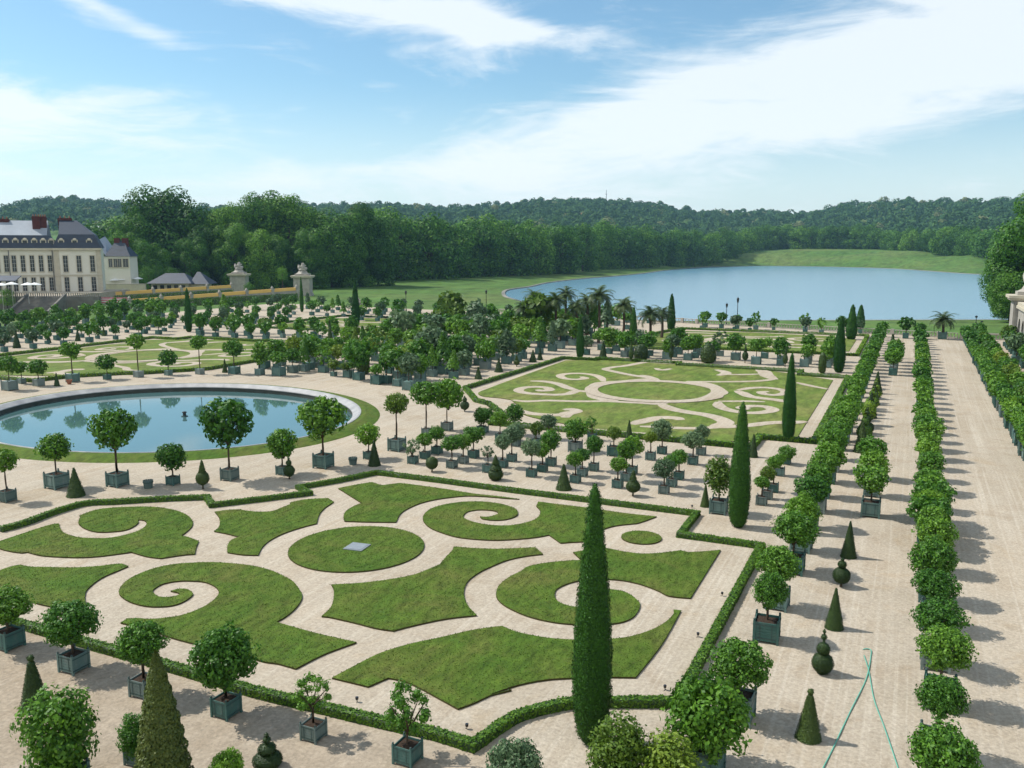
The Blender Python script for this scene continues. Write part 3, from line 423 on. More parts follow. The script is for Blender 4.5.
def tuft_surface(prof, n, s, mats, core_mi=1, wob=.03, irr=.035):
    """profile [(r,z)] clipped foliage: core lathe + leaf cards over it"""
    core = MB().lathe([(max(r*.93, .002), z) for r, z in prof], 20, mi=core_mi)
    P = np.array(prof, float); seg = np.hypot(np.diff(P[:, 0]), np.diff(P[:, 1]))*(P[1:, 0]+P[:-1, 0]+.02)
    k = RNG.choice(len(seg), n, p=seg/seg.sum()); t = RNG.random(n); a = RNG.random(n)*6.2832
    r = P[k, 0]*(1-t)+P[k+1, 0]*t; z = P[k, 1]*(1-t)+P[k+1, 1]*t
    dr = P[k+1, 0]-P[k, 0]; dz = P[k+1, 1]-P[k, 1]; l = np.hypot(dr, dz)+1e-9
    N = np.stack([np.cos(a)*dz/l, np.sin(a)*dz/l, -dr/l], 1)
    lump = 1+irr*(np.sin(a*3+z*1.7)*.5+np.sin(a*5-z*3.1+1)*.35+np.sin(a*2+z*5.3)*.4)
    r = r*lump
    C = np.stack([r*np.cos(a), r*np.sin(a), z], 1)+N*(RNG.normal(size=n)*wob)[:, None]
    return quads_mesh('foliage', C, unit(N+RNG.normal(size=(n, 3))*.26), s*RNG.uniform(.6, 1.3, n), mats, core, 0)
def ball(r, z, n=7, a0=-80, a1=80):
    return [(r*math.cos(R(a0+(a1-a0)*i/n)), z+r*math.sin(R(a0+(a1-a0)*i/n))) for i in range(n+1)]
def topiary_profile(k):
    if k == 'cone': return [(.02,.02),(1,.03),(.97,.10),(.06,3.95),(.01,4.)]
    if k == 'conetop': return [(.02,.03),(1,.04),(.95,.12),(.22,3.4),(.14,3.5)]+ball(.24,3.75,6)
    if k == 'ball': return [(.08,.0),(.08,.5)]+ball(1,1.45,10)
    if k == 'double': return [(.09,0),(.09,.45)]+ball(1,1.4,8)+ball(.5,2.75,6)+ball(.2,3.4,5)
    if k == 'spike': return [(.09,0),(.09,.6)]+ball(1,1.6,8,-80,60)+[(.55,2.5),(.12,4.1),(.02,4.25)]
    if k == 'stack': return [(.1,0),(.5,.05)]+ball(1,1.0,8,-60,70)+ball(.62,2.35,7,-70,75)+[(.1,3.0),(.12,3.15)]+ball(.27,3.5,6)+[(.05,3.8),(.16,4.05),(.02,4.3)]
    if k == 'tiered': return [(.1,0),(.2,.1)]+ball(1,.9,8,-60,50)+[(.55,1.55),(.85,1.7),(.5,2.3),(.35,2.4),(.5,2.55),(.12,3.7),(.02,3.9)]
    if k == 'dome': return [(.3,0),(.8,.2),(1,.9),(.95,1.8),(.7,2.5),(.3,2.9),(.02,3.)]
TLAB = {'cone': 'pointed cone', 'conetop': 'knobbed-cone', 'ball': 'single-ball', 'double': 'double-ball', 'spike': 'spiked-ball', 'stack': 'stacked-ball', 'tiered': 'tiered cone', 'dome': 'tall rounded dome'}
def topiary(x, y, h, r, k, label, group=None, tone='leaf_dark'):
    prof = topiary_profile(k); zm = max(z for _, z in prof)
    lod = lod_of(x, y)
    key = ('top', k, lod, tone, round(h/r))
    def mk():
        P = [(a, z/zm*h/r) for a, z in prof]
        return tuft_surface(P, [6500, 2500, 700, 250][lod], [.055, .09, .16, .25][lod], [M[tone], M['leaf_dark']], wob=.03)
    me = lib(key, mk)
    e = empty('topiary', (x, y, 0), 0, label, 'topiary', group)
    link('clipped_foliage', me, e, (0, 0, 0), random.random()*6, r)
    tr = lib('ttrunk', lambda: MB().tube([(0,0,-.02),(0,0,.5)], [.07,.05], 6).mesh('stem', M['bark']))
    link('stem', tr, e, (0,0,0), 0, (1,1,min(1, h*.25)))
    return e
def cypress(x, y, h, r, label, group):
    lod = lod_of(x, y)
    prof = [(.1,.05),(.45,.15),(.72,.6),(.88,1.6),(.98,3.0),(1.,4.2),(.95,5.8),(.86,7.4),(.74,9.0),(.60,10.6),(.46,12.),(.34,13.2),(.28,13.6),(.24,14.),(.06,14.5)]
    P = [(a, z/14.5*(h/r)) for a, z in prof]
    def mk(): return tuft_surface(P, [26000, 12000, 4500, 2000][lod], [.06, .08, .13, .2][lod], [M['leaf_cyp'], M['leaf_cyp']], wob=.05, irr=.045)
    me = lib(('cyp', lod, round(h/r)), mk)
    e = empty('cypress_tree', (x, y, 0), 0, label, 'cypress', group)
    link('crown', me, e, (0, 0, 0), random.random()*6, r)
    link('trunk', lib('ctrunk', lambda: MB().tube([(0,0,-.1),(0,0,.6)], [.16,.13], 8).mesh('trunk', M['bark'])), e)
    return e

# ------------------------------------------------------------------ curves
def smooth_poly(pts, sub=6):
    """closed; third value 1 marks a corner. Catmull-Rom between"""
    n = len(pts); out = []
    for i in range(n):
        p0, p1, p2, p3 = pts[i-1], pts[i], pts[(i+1) % n], pts[(i+2) % n]
        a = Vector(p1[:2]); b = Vector(p2[:2])
        m1 = (b-Vector(p0[:2]))*.5 if not p1[2] else (b-a)*.6
        m2 = (Vector(p3[:2])-a)*.5 if not p2[2] else (b-a)*.6
        L = (b-a).length
        for m in (m1, m2):
            if m.length > L*1.2: m.length = L*1.2
        for k in range(sub):
            t = k/sub; t2 = t*t; t3 = t2*t
            q = a*(2*t3-3*t2+1)+m1*(t3-2*t2+t)+b*(-2*t3+3*t2)+m2*(t3-t2)
            out.append((q.x, q.y))
    return out
def smooth_open(pts, sub=6):
    out = []
    n = len(pts)
    for i in range(n-1):
        p0 = pts[max(i-1, 0)]; p1 = pts[i]; p2 = pts[i+1]; p3 = pts[min(i+2, n-1)]
        a = Vector(p1[:2]); b = Vector(p2[:2])
        m1 = (b-Vector(p0[:2]))*.5 if not p1[2] else (b-a)*.6
        m2 = (Vector(p3[:2])-a)*.5 if not p2[2] else (b-a)*.6
        for k in range(sub):
            t = k/sub; t2 = t*t; t3 = t2*t
            q = a*(2*t3-3*t2+1)+m1*(t3-2*t2+t)+b*(-2*t3+3*t2)+m2*(t3-t2); out.append((q.x, q.y))
    out.append(pts[-1][:2]); return out
def inside(p, poly):
    x, y = p; c = False; n = len(poly); j = n-1
    for i in range(n):
        xi, yi = poly[i]; xj, yj = poly[j]
        if (yi > y) != (yj > y) and x < (xj-xi)*(y-yi)/(yj-yi)+xi: c = not c
        j = i
    return c
def tri_fill(poly):
    r = delaunay_2d_cdt([Vector(p) for p in poly], [], [list(range(len(poly)))], 1, 1e-4)
    return [tuple(v) for v in r[0]], [tuple(f) for f in r[2]]
def slab(name, poly, z, th, mt, ms, label=None):
    """flat slab with a top and turf sides (top triangulated robustly)"""
    vs, fs = tri_fill(poly); b = MB(); o = len(vs)
    b.add([(x, y, z) for x, y in vs], [f if sum(vs[f[i]][0]*vs[f[(i+1) % 3]][1]-vs[f[(i+1) % 3]][0]*vs[f[i]][1] for i in range(3)) > 0 else f[::-1] for f in fs], 0)
    n = len(poly); area = sum(poly[i][0]*poly[(i+1) % n][1]-poly[(i+1) % n][0]*poly[i][1] for i in range(n))
    if area < 0: poly = poly[::-1]
    b.add([(x, y, z-th) for x, y in poly]+[(x, y, z) for x, y in poly], [(i, (i+1) % n, n+(i+1) % n, n+i) for i in range(n)], 1)
    return b.build(name, [mt, ms])

def blades(polys, dens, h, name, mat, edge=14):
    """short grass over the given closed outlines, a little ragged along the edge"""
    Cs = []
    for P, z in polys:
        A = np.array(P); lo, hi = A.min(0), A.max(0); n = int((hi-lo).prod()*dens); q = RNG.uniform(lo, hi, (n, 2))
        x, y = q[:, 0], q[:, 1]; ins = np.zeros(n, bool); m = len(A); j = m-1
        for i in range(m):
            xi, yi = A[i]; xj, yj = A[j]
            if yi != yj: ins ^= ((yi > y) != (yj > y)) & (x < (xj-xi)*(y-yi)/(yj-yi)+xi)
            j = i
        q = q[ins]
        E_ = []
        for i in range(m):
            a, b_ = A[i], A[(i+1) % m]; k = int(np.hypot(*(b_-a))*edge)
            if k: t = RNG.random((k, 1)); E_.append(a*(1-t)+b_*t+RNG.normal(size=(k, 2))*.022)
        q = np.concatenate([q]+E_)
        Cs.append(np.concatenate([q, np.full((len(q), 1), z)+RNG.random((len(q), 1))*h*.4], 1))
    C = np.concatenate(Cs); Nn = unit(RNG.normal(size=(len(C), 3))*np.array([1, 1, .55])+np.array([0, 0, .5]))
    return tag(link(name, quads_mesh(name, C, Nn, h*RNG.uniform(.5, 1.3, len(C)), [mat], aspect=.45)), 'short mown grass of the scroll-shaped lawns', 'grass', None, 'stuff')
# ------------------------------------------------------------------ terrain with the lake and the pool cut out
bx, by, ba, bb, bt = BASIN
def ell(k, n=96):
    ct, st = math.cos(bt), math.sin(bt)
    return [(bx+(ba+k)*math.cos(t)*ct-(bb+k)*math.sin(t)*st, by+(ba+k)*math.cos(t)*st+(bb+k)*math.sin(t)*ct) for t in (2*math.pi*i/n for i in range(n))]
LK = smooth_poly(LAKE, 5)
GARDEN = [(-172, -60), (60, -60), (60, 172), (8, 176), (-42, 187), (-100, 200), (-172, 206.5)]
def px_az(px, py=249):   # azimuth of an image column near the horizon, right of +Y
    return math.atan((px-512)/(868/math.cos(PIT)))-YAW
SKY = [(-400,206),(-60,206),(0,207),(40,200),(70,198),(110,201),(150,207),(200,206),(260,206),(320,204),(400,203),(440,207),(480,205),(530,200),(600,197),(650,201),(700,209),(760,208),(800,210),(850,201),(890,198),(960,198),(1010,199),(1060,199),(1400,203)]
BASE = [(-400,430,0),(100,430,0),(300,420,0),(400,455,0),(480,520,0),(560,604,0),(620,770,0),(680,900,2.),(720,1000,7.5),(768,1180,16.3),(880,1140,16.0),(940,1010,13),(1000,890,9),(1060,760,4),(1400,700,2)]
def interp(tab, x, k=1):
    if x <= tab[0][0]: return tab[0][k]
    for a, b in zip(tab, tab[1:]):
        if x <= b[0]: return a[k]+(b[k]-a[k])*(x-a[0])/(b[0]-a[0])
    return tab[-1][k]
def sst(t): t = max(0, min(1, t)); return t*t*(3-2*t)
def px_of(x, y):
    az = math.atan2(x, y)+YAW
    if abs(az) > 1.4: return -400 if az < 0 else 1400
    return 512+math.tan(az)*868/math.cos(PIT)
def terr(x, y):
    d = math.hypot(x, y); px = px_of(x, y)
    D0 = interp(BASE, px, 1); z0 = interp(BASE, px, 2)
    F = 2100*math.cos(math.atan2(x, y)+YAW) if abs(math.atan2(x, y)+YAW) < 1.2 else 800
    hs = 16+(249-interp(SKY, px))*max(F, 800)/868-27
    z = 0
    if d > D0*.72: z = z0*sst((d-D0*.72)/(D0*.28))
    if d > D0+60: z += (hs-z0)*sst((d-D0-60)/(2100-D0-60))
    # bank down to the water
    if 185 < y < 1100 and -330 < x < 320:
        lk = min(math.hypot(x-a, y-b) for a, b in LK[::3])
        z = z*min(1, lk/70)-2.2*(1-sst((lk-8)/40))
    return z
pts = []; cons = []
def ring(poly):
    o = len(pts); pts.extend(poly); cons.extend((o+i, o+(i+1) % len(poly)) for i in range(len(poly)))
ring(ell(.0)); ring(LK); ring(GARDEN)
for d in [40,80,120,160,215,240,270,300,340,380,430,480,540,600,660,720,780,840,900,960,1020,1080,1150,1230,1320,1420,1520,1640,1760,1880,2000,2100,2300,2700,3500,5000]:
    for k in range(120):
        a = 2*math.pi*k/120; p = (d*math.sin(a), d*math.cos(a))
        dens = -.62 < a-0 < 1 or a > 2*math.pi-1.4
        if d > 215 and not dens and k % 4: continue
        if inside(p, LK) or inside(p, ell(1.)): continue
        if min(math.hypot(p[0]-q[0], p[1]-q[1]) for q in LK[::2]) < 5: continue
        pts.append(p)
r = delaunay_2d_cdt([Vector(p) for p in pts], cons, [], 0, 1e-3)
b = MB(); V2 = [tuple(v) for v in r[0]]
lkset = LK
def terr2(x, y):
    if any(abs(x-q[0])+abs(y-q[1]) < .02 for q in GARDEN) or (-172.5 < x < 60.5 and y < 207 and inside((x, y), GARDEN)): return 0.
    if (x, y) in LS: return -2.3
    return terr(x, y)
LS = set()
for v in V2:
    if min(abs(v[0]-q[0])+abs(v[1]-q[1]) for q in LK) < .01: LS.add(v)
b.v = [(x, y, terr2(x, y)) for x, y in V2]
E0 = ell(0)
for f in r[2]:
    c = (sum(V2[i][0] for i in f)/len(f), sum(V2[i][1] for i in f)/len(f))
    if inside(c, LK) or inside(c, E0): continue
    a2 = sum(V2[f[i]][0]*V2[f[(i+1) % len(f)]][1]-V2[f[(i+1) % len(f)]][0]*V2[f[i]][1] for i in range(len(f)))
    b.f.append(tuple(f) if a2 > 0 else tuple(f)[::-1]); b.m.append(0 if inside(c, GARDEN) else 1)
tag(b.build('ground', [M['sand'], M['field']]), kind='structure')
# lake: water, low stone edge, bed
vs, fs = tri_fill(LK)
b = MB(); b.add([(x, y, -2.65) for x, y in vs], fs)
tag(b.build('lake_water', M['lake']), kind='structure')
def ringwall(name, inner, outer, z0, z1, mat, smooth=False):
    n = len(inner); b = MB()
    b.v = [(x, y, z0) for x, y in inner]+[(x, y, z1) for x, y in inner]+[(x, y, z1) for x, y in outer]+[(x, y, z0) for x, y in outer]
    for i in range(n):
        j = (i+1) % n
        for k in range(3): b.f.append((k*n+i, k*n+j, (k+1)*n+j, (k+1)*n+i)); b.m.append(0)
    return b.build(name, mat)
def offset(poly, d):
    n = len(poly); ar = sum(poly[i][0]*poly[(i+1) % n][1]-poly[(i+1) % n][0]*poly[i][1] for i in range(n)); s = 1 if ar > 0 else -1
    out = []
    for i in range(n):
        t = Vector(poly[(i+1) % n])-Vector(poly[i-1]); t.normalize()
        out.append((poly[i][0]+t.y*d*s, poly[i][1]-t.x*d*s))
    return out
tag(ringwall('lake_edge', offset(LK, -.3), offset(LK, 1.2), -3.2, -2.2, M['edge']), kind='structure')
# far lawn pale path round the lake's near corner
# pool
tag(MB().prism(ell(-.05), -1.5, -.45).build('pool_water', M['pool']), kind='structure')
tag(ringwall('pool_wall', ell(-.06), ell(.1), -1.5, .02, M['basinwall']), kind='structure')
def slope(name, rings, mat):
    n = len(rings[0][0]); b = MB()
    for ps, z in rings: b.v += [(x, y, z) for x, y in ps]
    for k in range(len(rings)-1):
        for i in range(n): j = (i+1) % n; b.f.append((k*n+i, k*n+j, (k+1)*n+j, (k+1)*n+i)); b.m.append(0)
    return tag(b.build(name, mat), kind='structure')
slope('pool_coping', [(ell(-.12), -.02), (ell(-.1), .06), (ell(.5), .36), (ell(.72), .38), (ell(.74), .32)], M['coping'])
slope('grass_ring', [(ell(.73), .335), (ell(1.2), .34), (ell(2.4), .05), (ell(2.6), -.02)], M['lawn'])
e = empty('fountain_nozzle', (*[(-65.,63.5)][0], -.45), 0, 'dark metal fountain nozzle standing up in the middle of the round pool', 'fountain nozzle')
MB().lathe([(.16,0),(.16,.35),(.22,.36),(.22,.46),(.1,.5)], 12).build('nozzle', M['black'], e)
MB().lathe([(.32,-.15),(.32,.06),(.2,.08)], 12).build('collar', M['iron'], e)

# ------------------------------------------------------------------ parterres
for i, L_ in enumerate(LAWNS):
    tag(slab('lawn', smooth_poly(L_, 5), .075, .09, M['lawn'], M['turfside']), kind='structure')
def disc(cx, cy, r, n=72): return [(cx+r*math.cos(6.28318*i/n), cy+r*math.sin(6.28318*i/n)) for i in range(n)]
tag(slab('lawn', disc(*DISC), .075, .09, M['lawn'], M['turfside']), kind='structure')
tag(slab('lawn', disc(*DISC2), .075, .09, M['lawn'], M['turfside']), kind='structure')
M['blade'] = leafmat('grass_blade', (.046, .092, .010), (.090, .128, .022), .25, .7, .1)
blades([(smooth_poly(L_, 5), .08) for L_ in LAWNS]+[(disc(*DISC), .08), (disc(*DISC2), .08)], 130, .030, 'grass_blades', M['blade'])
o = MB().box(-.55,.55,-.55,.55,0,.04).box(-.45,.45,-.45,.45,.04,.055).build('access_cover', M['zincslab'])
o.location = (DISC[0], DISC[1], .078); o.rotation_euler[2] = .1
tag(o, 'pale square metal cover in the middle of the round grass disc', 'access cover')
def ribbon(name, pts, w, z, mat):
    P = smooth_open(pts, 6); n = len(P); L1 = []; L2 = []
    for i in range(n):
        t = Vector(P[min(i+1, n-1)])-Vector(P[max(i-1, 0)]); t.normalize()
        q = min(1, .5+min(i, n-1-i)/10)
        zz_ = 0
        L1.append((P[i][0]-t.y*w*.5*q, P[i][1]+t.x*w*.5*q)); L2.append((P[i][0]+t.y*w*.5*q, P[i][1]-t.x*w*.5*q))
    b = MB(); b.v = [(x, y, z+.0003*i) for i, (x, y) in enumerate(L1)]+[(x, y, z+.0003*i) for i, (x, y) in enumerate(L2)]
    b.f = [(i, n+i, n+i+1, i+1) for i in range(n-1)]; b.m = [0]*(n-1)
    return b.build(name, mat)
FL = smooth_poly(FARLAWN, 4)
XM = -131.
for mir in (0, 1):
    P = [(XM-x, y) for x, y in FL] if mir else FL
    tag(slab('lawn', P, .06, .07, M['lawn_far'], M['turfside']), kind='structure')
    for k, (w, rp) in enumerate(RIBBONS):
        q = [((XM-x if mir else x), y, c) for x, y, c in rp]
        tag(ribbon('sand_path', q, w*.92, .064+.004*k/8, M['sand']), kind='structure')
    cx_ = XM-DISC3[0] if mir else DISC3[0]
    tag(ribbon('sand_path', [(cx_+(DISC3[2]+.75)*math.cos(t*.2618), DISC3[1]+(DISC3[2]+.75)*math.sin(t*.2618), 0) for t in range(25)], 1.5, .0875, M['sand']), kind='structure')
# two parterres further off, mirrored again across the cross path
YM = 128.6*2+.0
def far2(P): return [(x*1.0, YM-y+0) for x, y in P]
FFL = [(-44, 141), (-41.5, 148), (-44, 160), (-40, 169), (-28, 171.5), (-14, 170), (-8.5, 166), (-8.5, 146), (-12, 143), (-26, 143), (-34, 139.5), (-40, 139)]
for mir in (0, 1):
    P = [(XM-x, y) for x, y in FFL] if mir else FFL
    tag(slab('lawn', P, .06, .07, M['lawn_far'], M['turfside']), kind='structure')
    for k, (cx, cy, rr, a0, a1, w) in enumerate([(-26,155,6,0,6.2,1.6),(-16,150,3,.5,5,1.2),(-16,162,3,1,6,1.2),(-36,150,3,0,5,1.2),(-36,163,3.5,1,6,1.3),(-26,145,5,0,3.1,1.2),(-26,167,5,3.2,6.2,1.2)]):
        q = []
        for i in range(11):
            a = a0+(a1-a0)*i/10; x = cx+rr*1.3*math.cos(a)*(1-.03*i); y = cy+rr*math.sin(a)*(1-.03*i); q.append(((XM-x if mir else x), y, 0))
        tag(ribbon('sand_path', q, w, .064+.003*k, M['sand']), kind='structure')

def hedge(P, label, group=None, w=.35, h=.30, dens=420, leaf=.05, closed=False):
    """clipped box hedge along a polyline P [(x,y)] with mitred corners"""
    n = len(P); L1 = []; L2 = []
    for i in range(n):
        a = Vector(P[i-1]) if (i or closed) else None; c = Vector(P[(i+1) % n]) if (i < n-1 or closed) else None; p = Vector(P[i])
        d1 = (p-a).normalized() if a is not None else (c-p).normalized(); d2 = (c-p).normalized() if c is not None else d1
        nn = Vector((-(d1+d2).y, (d1+d2).x)).normalized(); k = w*.5/max(.5, nn.dot(Vector((-d1.y, d1.x))))
        L1.append(p+nn*k); L2.append(p-nn*k)
    core = MB(); m = n if closed else n-1
    q = .97
    for i in range(n):
        core.v += [(*L1[i], 0), (*L1[i], h*q), (*L2[i], h*q), (*L2[i], 0)]
    for i in range(m):
        j = (i+1) % n
        for k in range(3): core.f.append((4*i+k, 4*i+k+1, 4*j+k+1, 4*j+k)); core.m.append(1)
    if not closed:
        core.f += [(0, 3, 2, 1), (4*n-4, 4*n-3, 4*n-2, 4*n-1)]; core.m += [1, 1]
    Cs = []; Ns = []
    for i in range(m):
        j = (i+1) % n; L = (Vector(P[j])-Vector(P[i])).length; c = int(L*dens)
        if c < 1: continue
        t = RNG.random(c)[:, None]; s = RNG.random(c)*(w+2*h); a1, a2, b1, b2 = [np.array(v) for v in (L1[i], L1[j], L2[i], L2[j])]
        ls = a1*(1-t)+a2*t; rs = b1*(1-t)+b2*t
        u = np.clip((s-h)/w, 0, 1)[:, None]; xy = ls*(1-u)+rs*u
        z = np.where(s < h, s, np.where(s > h+w, h-(s-h-w), h))
        nl = unit(a1[None]-b1[None])[0]
        N = np.zeros((c, 3)); N[s < h, :2] = nl; N[s > h+w, :2] = -nl; N[(s >= h) & (s <= h+w), 2] = 1
        Cs.append(np.concatenate([xy, z[:, None]], 1)+RNG.normal(size=(c, 3))*.018); Ns.append(unit(N+RNG.normal(size=(c, 3))*.28))
    me = quads_mesh('box_hedge', np.concatenate(Cs), np.concatenate(Ns), leaf, [M['leaf_box'], M['leaf_dark']], core, 0, .8)
    return tag(link('box_hedge', me), label, 'hedge', group)
hedge(smooth_open(HEDGES[0], 4), 'low clipped box hedge zigzagging around the nearest scroll parterre')
for mir, lab in ((0, 'low box hedge around the right-hand parterre beyond the crowd of potted trees'), (1, 'low box hedge around the parterre on the far side of the round pool')):
    hedge([tuple(p[:2]) for p in FARHEDGE[mir]], lab, None, .45, .42, 60, .13)
    P = [(x if not mir else XM-x, y) for x, y in [(-46,136),(-44,160),(-42,173),(-7,173),(-7,140),(-30,140),(-34,136),(-46,136)]]
    hedge(P, 'thin hedge round the most distant '+('left' if mir else 'right')+'-hand parterre', None, .45, .4, 40, .16)

# ------------------------------------------------------------------ potted trees placed one by one
ORD = ['first','second','third','fourth','fifth','sixth','seventh','eighth','ninth','tenth','eleventh','twelfth','thirteenth','fourteenth','fifteenth','sixteenth','seventeenth','eighteenth','nineteenth','twentieth']
def nth(i):
    if i < 20: return ORD[i]
    t, u = divmod(i+1, 10); w = {2:'twent',3:'thirt',4:'fort',5:'fift',6:'sixt',7:'sevent',8:'eight',9:'ninet'}[t]
    return w+'ieth' if u == 0 else w+'y-'+ORD[u-1]
TONE = {0: 'dark green', 1: 'bright green', 2: 'grey-green', 3: 'yellow-green'}
KT = {'orange': 'round-headed tree', 'tall': 'tall bare-stemmed tree', 'sparse': 'thin open-crowned tree', 'shrub': 'big upright shrub', 'low': 'low spreading bush', 'conic': 'conical bush'}
def zone_of(i):
    if i < 6: return 'the front row of boxes before the nearest hedge', i
    if i < 14: return 'the row between the round pool and the nearest hedge', i-6
    if i < 54: return 'the block of boxes between the two right-hand lawns', i-14
    return 'the curved row behind the round pool', i-54
order = {}
idx = list(range(len(POTS)))
for zi, (a, b_) in enumerate(((0, 6), (6, 14), (14, 50), (50, len(POTS)))):
    pass
n_pool = next(i for i, p in enumerate(POTS) if p[0] < -90)
def sx(p): return px_of(p[0], p[1])
groups_ = {'a': list(range(0, 6)), 'b': list(range(6, 14)), 'c': list(range(14, n_pool)), 'd': list(range(n_pool, len(POTS)))}
ZN = {'a': ('in the front row below the hedge', 'boxed trees along the nearest hedge'), 'b': ('between the round pool and the nearest hedge', 'boxed trees before the round pool'),
      'c': ('between the two scrolled lawns', 'boxed trees between the two lawns'), 'd': ('along the far side of the round pool', 'boxed trees behind the round pool')}
for z, ids in groups_.items():
    ids.sort(key=lambda i: sx(POTS[i]))
    for k, i in enumerate(ids):
        x, y, w, kind, zc, r, tone = POTS[i]
        potted(x, y, max(w*.93, .6), kind, zc, r*.96, tone, '%s %s, %s from left %s' % (TONE[tone], KT[kind], nth(k), ZN[z][0]), ZN[z][1])
# front bushes at the picture's lower edge
potted(-21.9, 15.9, .95, 'shrub', 1.75, 1.22, 0, 'big leafy green shrub in a box at the lower left corner', dx=0)
potted(-21.25, 18.0, .55, 'shrub', .95, .60, 1, 'small bright bush half hidden behind the pointed conifer, lower left')
potted(-16.9, 17.3, .7, 'orange', 1.35, .52, 1, 'small bushy tree cut off by the bottom edge beside the stacked topiary')
potted(-9.35, 20.6, .85, 'orange', 1.55, .86, 2, 'silvery green tree in a box left of the nearest cypress')
potted(-6.9, 22.2, .85, 'shrub', 1.7, .98, 3, 'yellow-green bush right of the nearest cypress foot')
potted(-5.45, 22.3, .85, 'shrub', 1.45, 1.02, 3, 'yellow-green bush, second to the right of the nearest cypress')
potted(-4.85, 25.0, .9, 'orange', 1.85, 1.3, 1, 'large green bush at the near corner of the parterre hedge')
# conifers and cypresses
def fronded_cone(x, y, h, r, label):
    e = empty('pointed_conifer', (x, y, 0), 0, label, 'conifer')
    n = 26000; t = RNG.random(n)**.75; a = RNG.random(n)*6.283
    rr = r*((1-t)**.72)*(.86+.24*RNG.random(n))*(1+.06*np.sin(t*60+a*2))
    C = np.stack([rr*np.cos(a), rr*np.sin(a), t*h+.25], 1); N = unit(np.stack([np.cos(a), np.sin(a), np.full(n, .4)], 1)+RNG.normal(size=(n, 3))*.45)
    core = MB().lathe([(r*.8,.25),(r*.72,h*.2),(r*.5,h*.55),(r*.3,h*.8),(.05,h*.97)], 16, mi=1)
    link('crown', quads_mesh('foliage', C, N, .05, [M['leaf_brown'], M['leaf_dark']], core, 0), e)
    MB().tube([(0,0,0),(0,0,.4)], [.12,.1], 8).build('trunk', M['bark'], e)
    return e
fronded_cone(-19.05, 17.0, 4.35, .82, 'shaggy olive-green pointed conifer at the bottom left, reaching up before the second box')
cypress(-24.75, 14.65, 4.0, .52, 'dark narrow conifer cut off by the left edge of the picture', None)
CL = ['nearest and tallest dark cypress, standing at the near hedge corner', 'second dark cypress, beside the large boxed shrub', 'third dark cypress, at the near corner of the right-hand far lawn', 'leaning-looking cypress with a brown foot at the far corner of the right-hand lawn', 'dark cypress at the far edge of the lawn behind the pool', 'slim dark cypress at the far left corner of the right-hand lawn', 'dark cypress far left with a pale stake beside it', 'slim cypress by the palms, right of the yellow-green tree', 'tall tiered dark conifer standing against the lake', 'left of two dark columns at the end of the right-hand lawns', 'right of two dark columns at the end of the right-hand lawns', 'slender dark cypress before the right gate pier']
for c, l in zip(CYPRESS, CL): cypress(*c, l, 'dark columnar cypresses')
TP = {}
for i, (x, y, h, r_, k) in enumerate(TOPIARY):
    if y < 60 and x > -5: loc = 'left of the alley, %s from the near end' % nth(sorted([t[1] for t in TOPIARY if t[0] > -5]).index(y))
    elif y < 60: loc = 'by the nearest parterre, %s from left' % nth(sorted([px_of(t[0], t[1]) for t in TOPIARY if t[1] < 60 and t[0] <= -5]).index(px_of(x, y)))
    else: loc = 'far off, %s from left' % nth(sorted([px_of(t[0], t[1]) for t in TOPIARY if t[1] >= 60]).index(px_of(x, y)))
    topiary(x, y, h, r_, k, 'dark %s topiary %s' % (TLAB[k], loc), 'clipped topiaries')

# ------------------------------------------------------------------ long rows
def row(x0, ys, spec, where, group, side=0):
    for k, y in enumerate(ys):
        rnd = random.Random(int(x0*13+y*7)); kind, w, zc, r_, tones = spec
        potted(x0+rnd.uniform(-.12, .12), y+rnd.uniform(-.15, .15), w*rnd.uniform(.92, 1.06), kind, zc*rnd.uniform(.90, 1.08), r_*rnd.uniform(.78, 1.14), rnd.choice(tones), 'boxed round tree, %s from the near end of %s' % (nth(k), where), group)
def steps(a, b, s): 
    out = []
    while a < b: out.append(a); a += s
    return out
row(-4.55, [28.7, 35.3, 38.9, 43.8, 47.2, 51.3, 54.8, 58.4, 62.2, 65.8]+steps(69.6, 174, 3.45), ('orange', .95, 2.15, .98, [0, 0, 0, 1]), 'the row beside the parterre hedge', 'row of boxed trees along the parterre hedges')
row(1.72, [25.2, 28.9, 32.3, 35.6, 39.3, 42.7, 46.6, 49.0, 50.8, 52.2, 53.7, 55.3, 58.2]+steps(62.4, 174, 3.4), ('orange', .95, 2.1, .95, [0, 0, 1, 0]), 'the row left of the avenue', 'row of boxed trees left of the avenue')
row(8.95, steps(66, 173, 1.9), ('orange', .95, 1.95, .95, [0, 1, 0]), 'the tight row right of the avenue', 'tight row of boxed trees right of the avenue')
row(10.9, steps(62, 173, 2.9), ('orange', .95, 2.1, 1.05, [0, 1, 3]), 'the second row right of the avenue', 'second row of boxed trees right of the avenue')
row(14.7, steps(72, 166, 3.0), ('orange', .95, 2.3, 1.15, [0, 1, 0, 3]), 'the third row right of the avenue', 'third row of boxed trees right of the avenue')
row(17.3, steps(92, 150, 3.3), ('orange', .95, 2.6, 1.3, [0, 1]), 'the fourth row right of the avenue', 'fourth row of boxed trees right of the avenue')
potted(13.9, 140, 1., 'orange', 2.6, 1.5, 2, 'large silver-grey olive tree in a box below the arcaded wall')
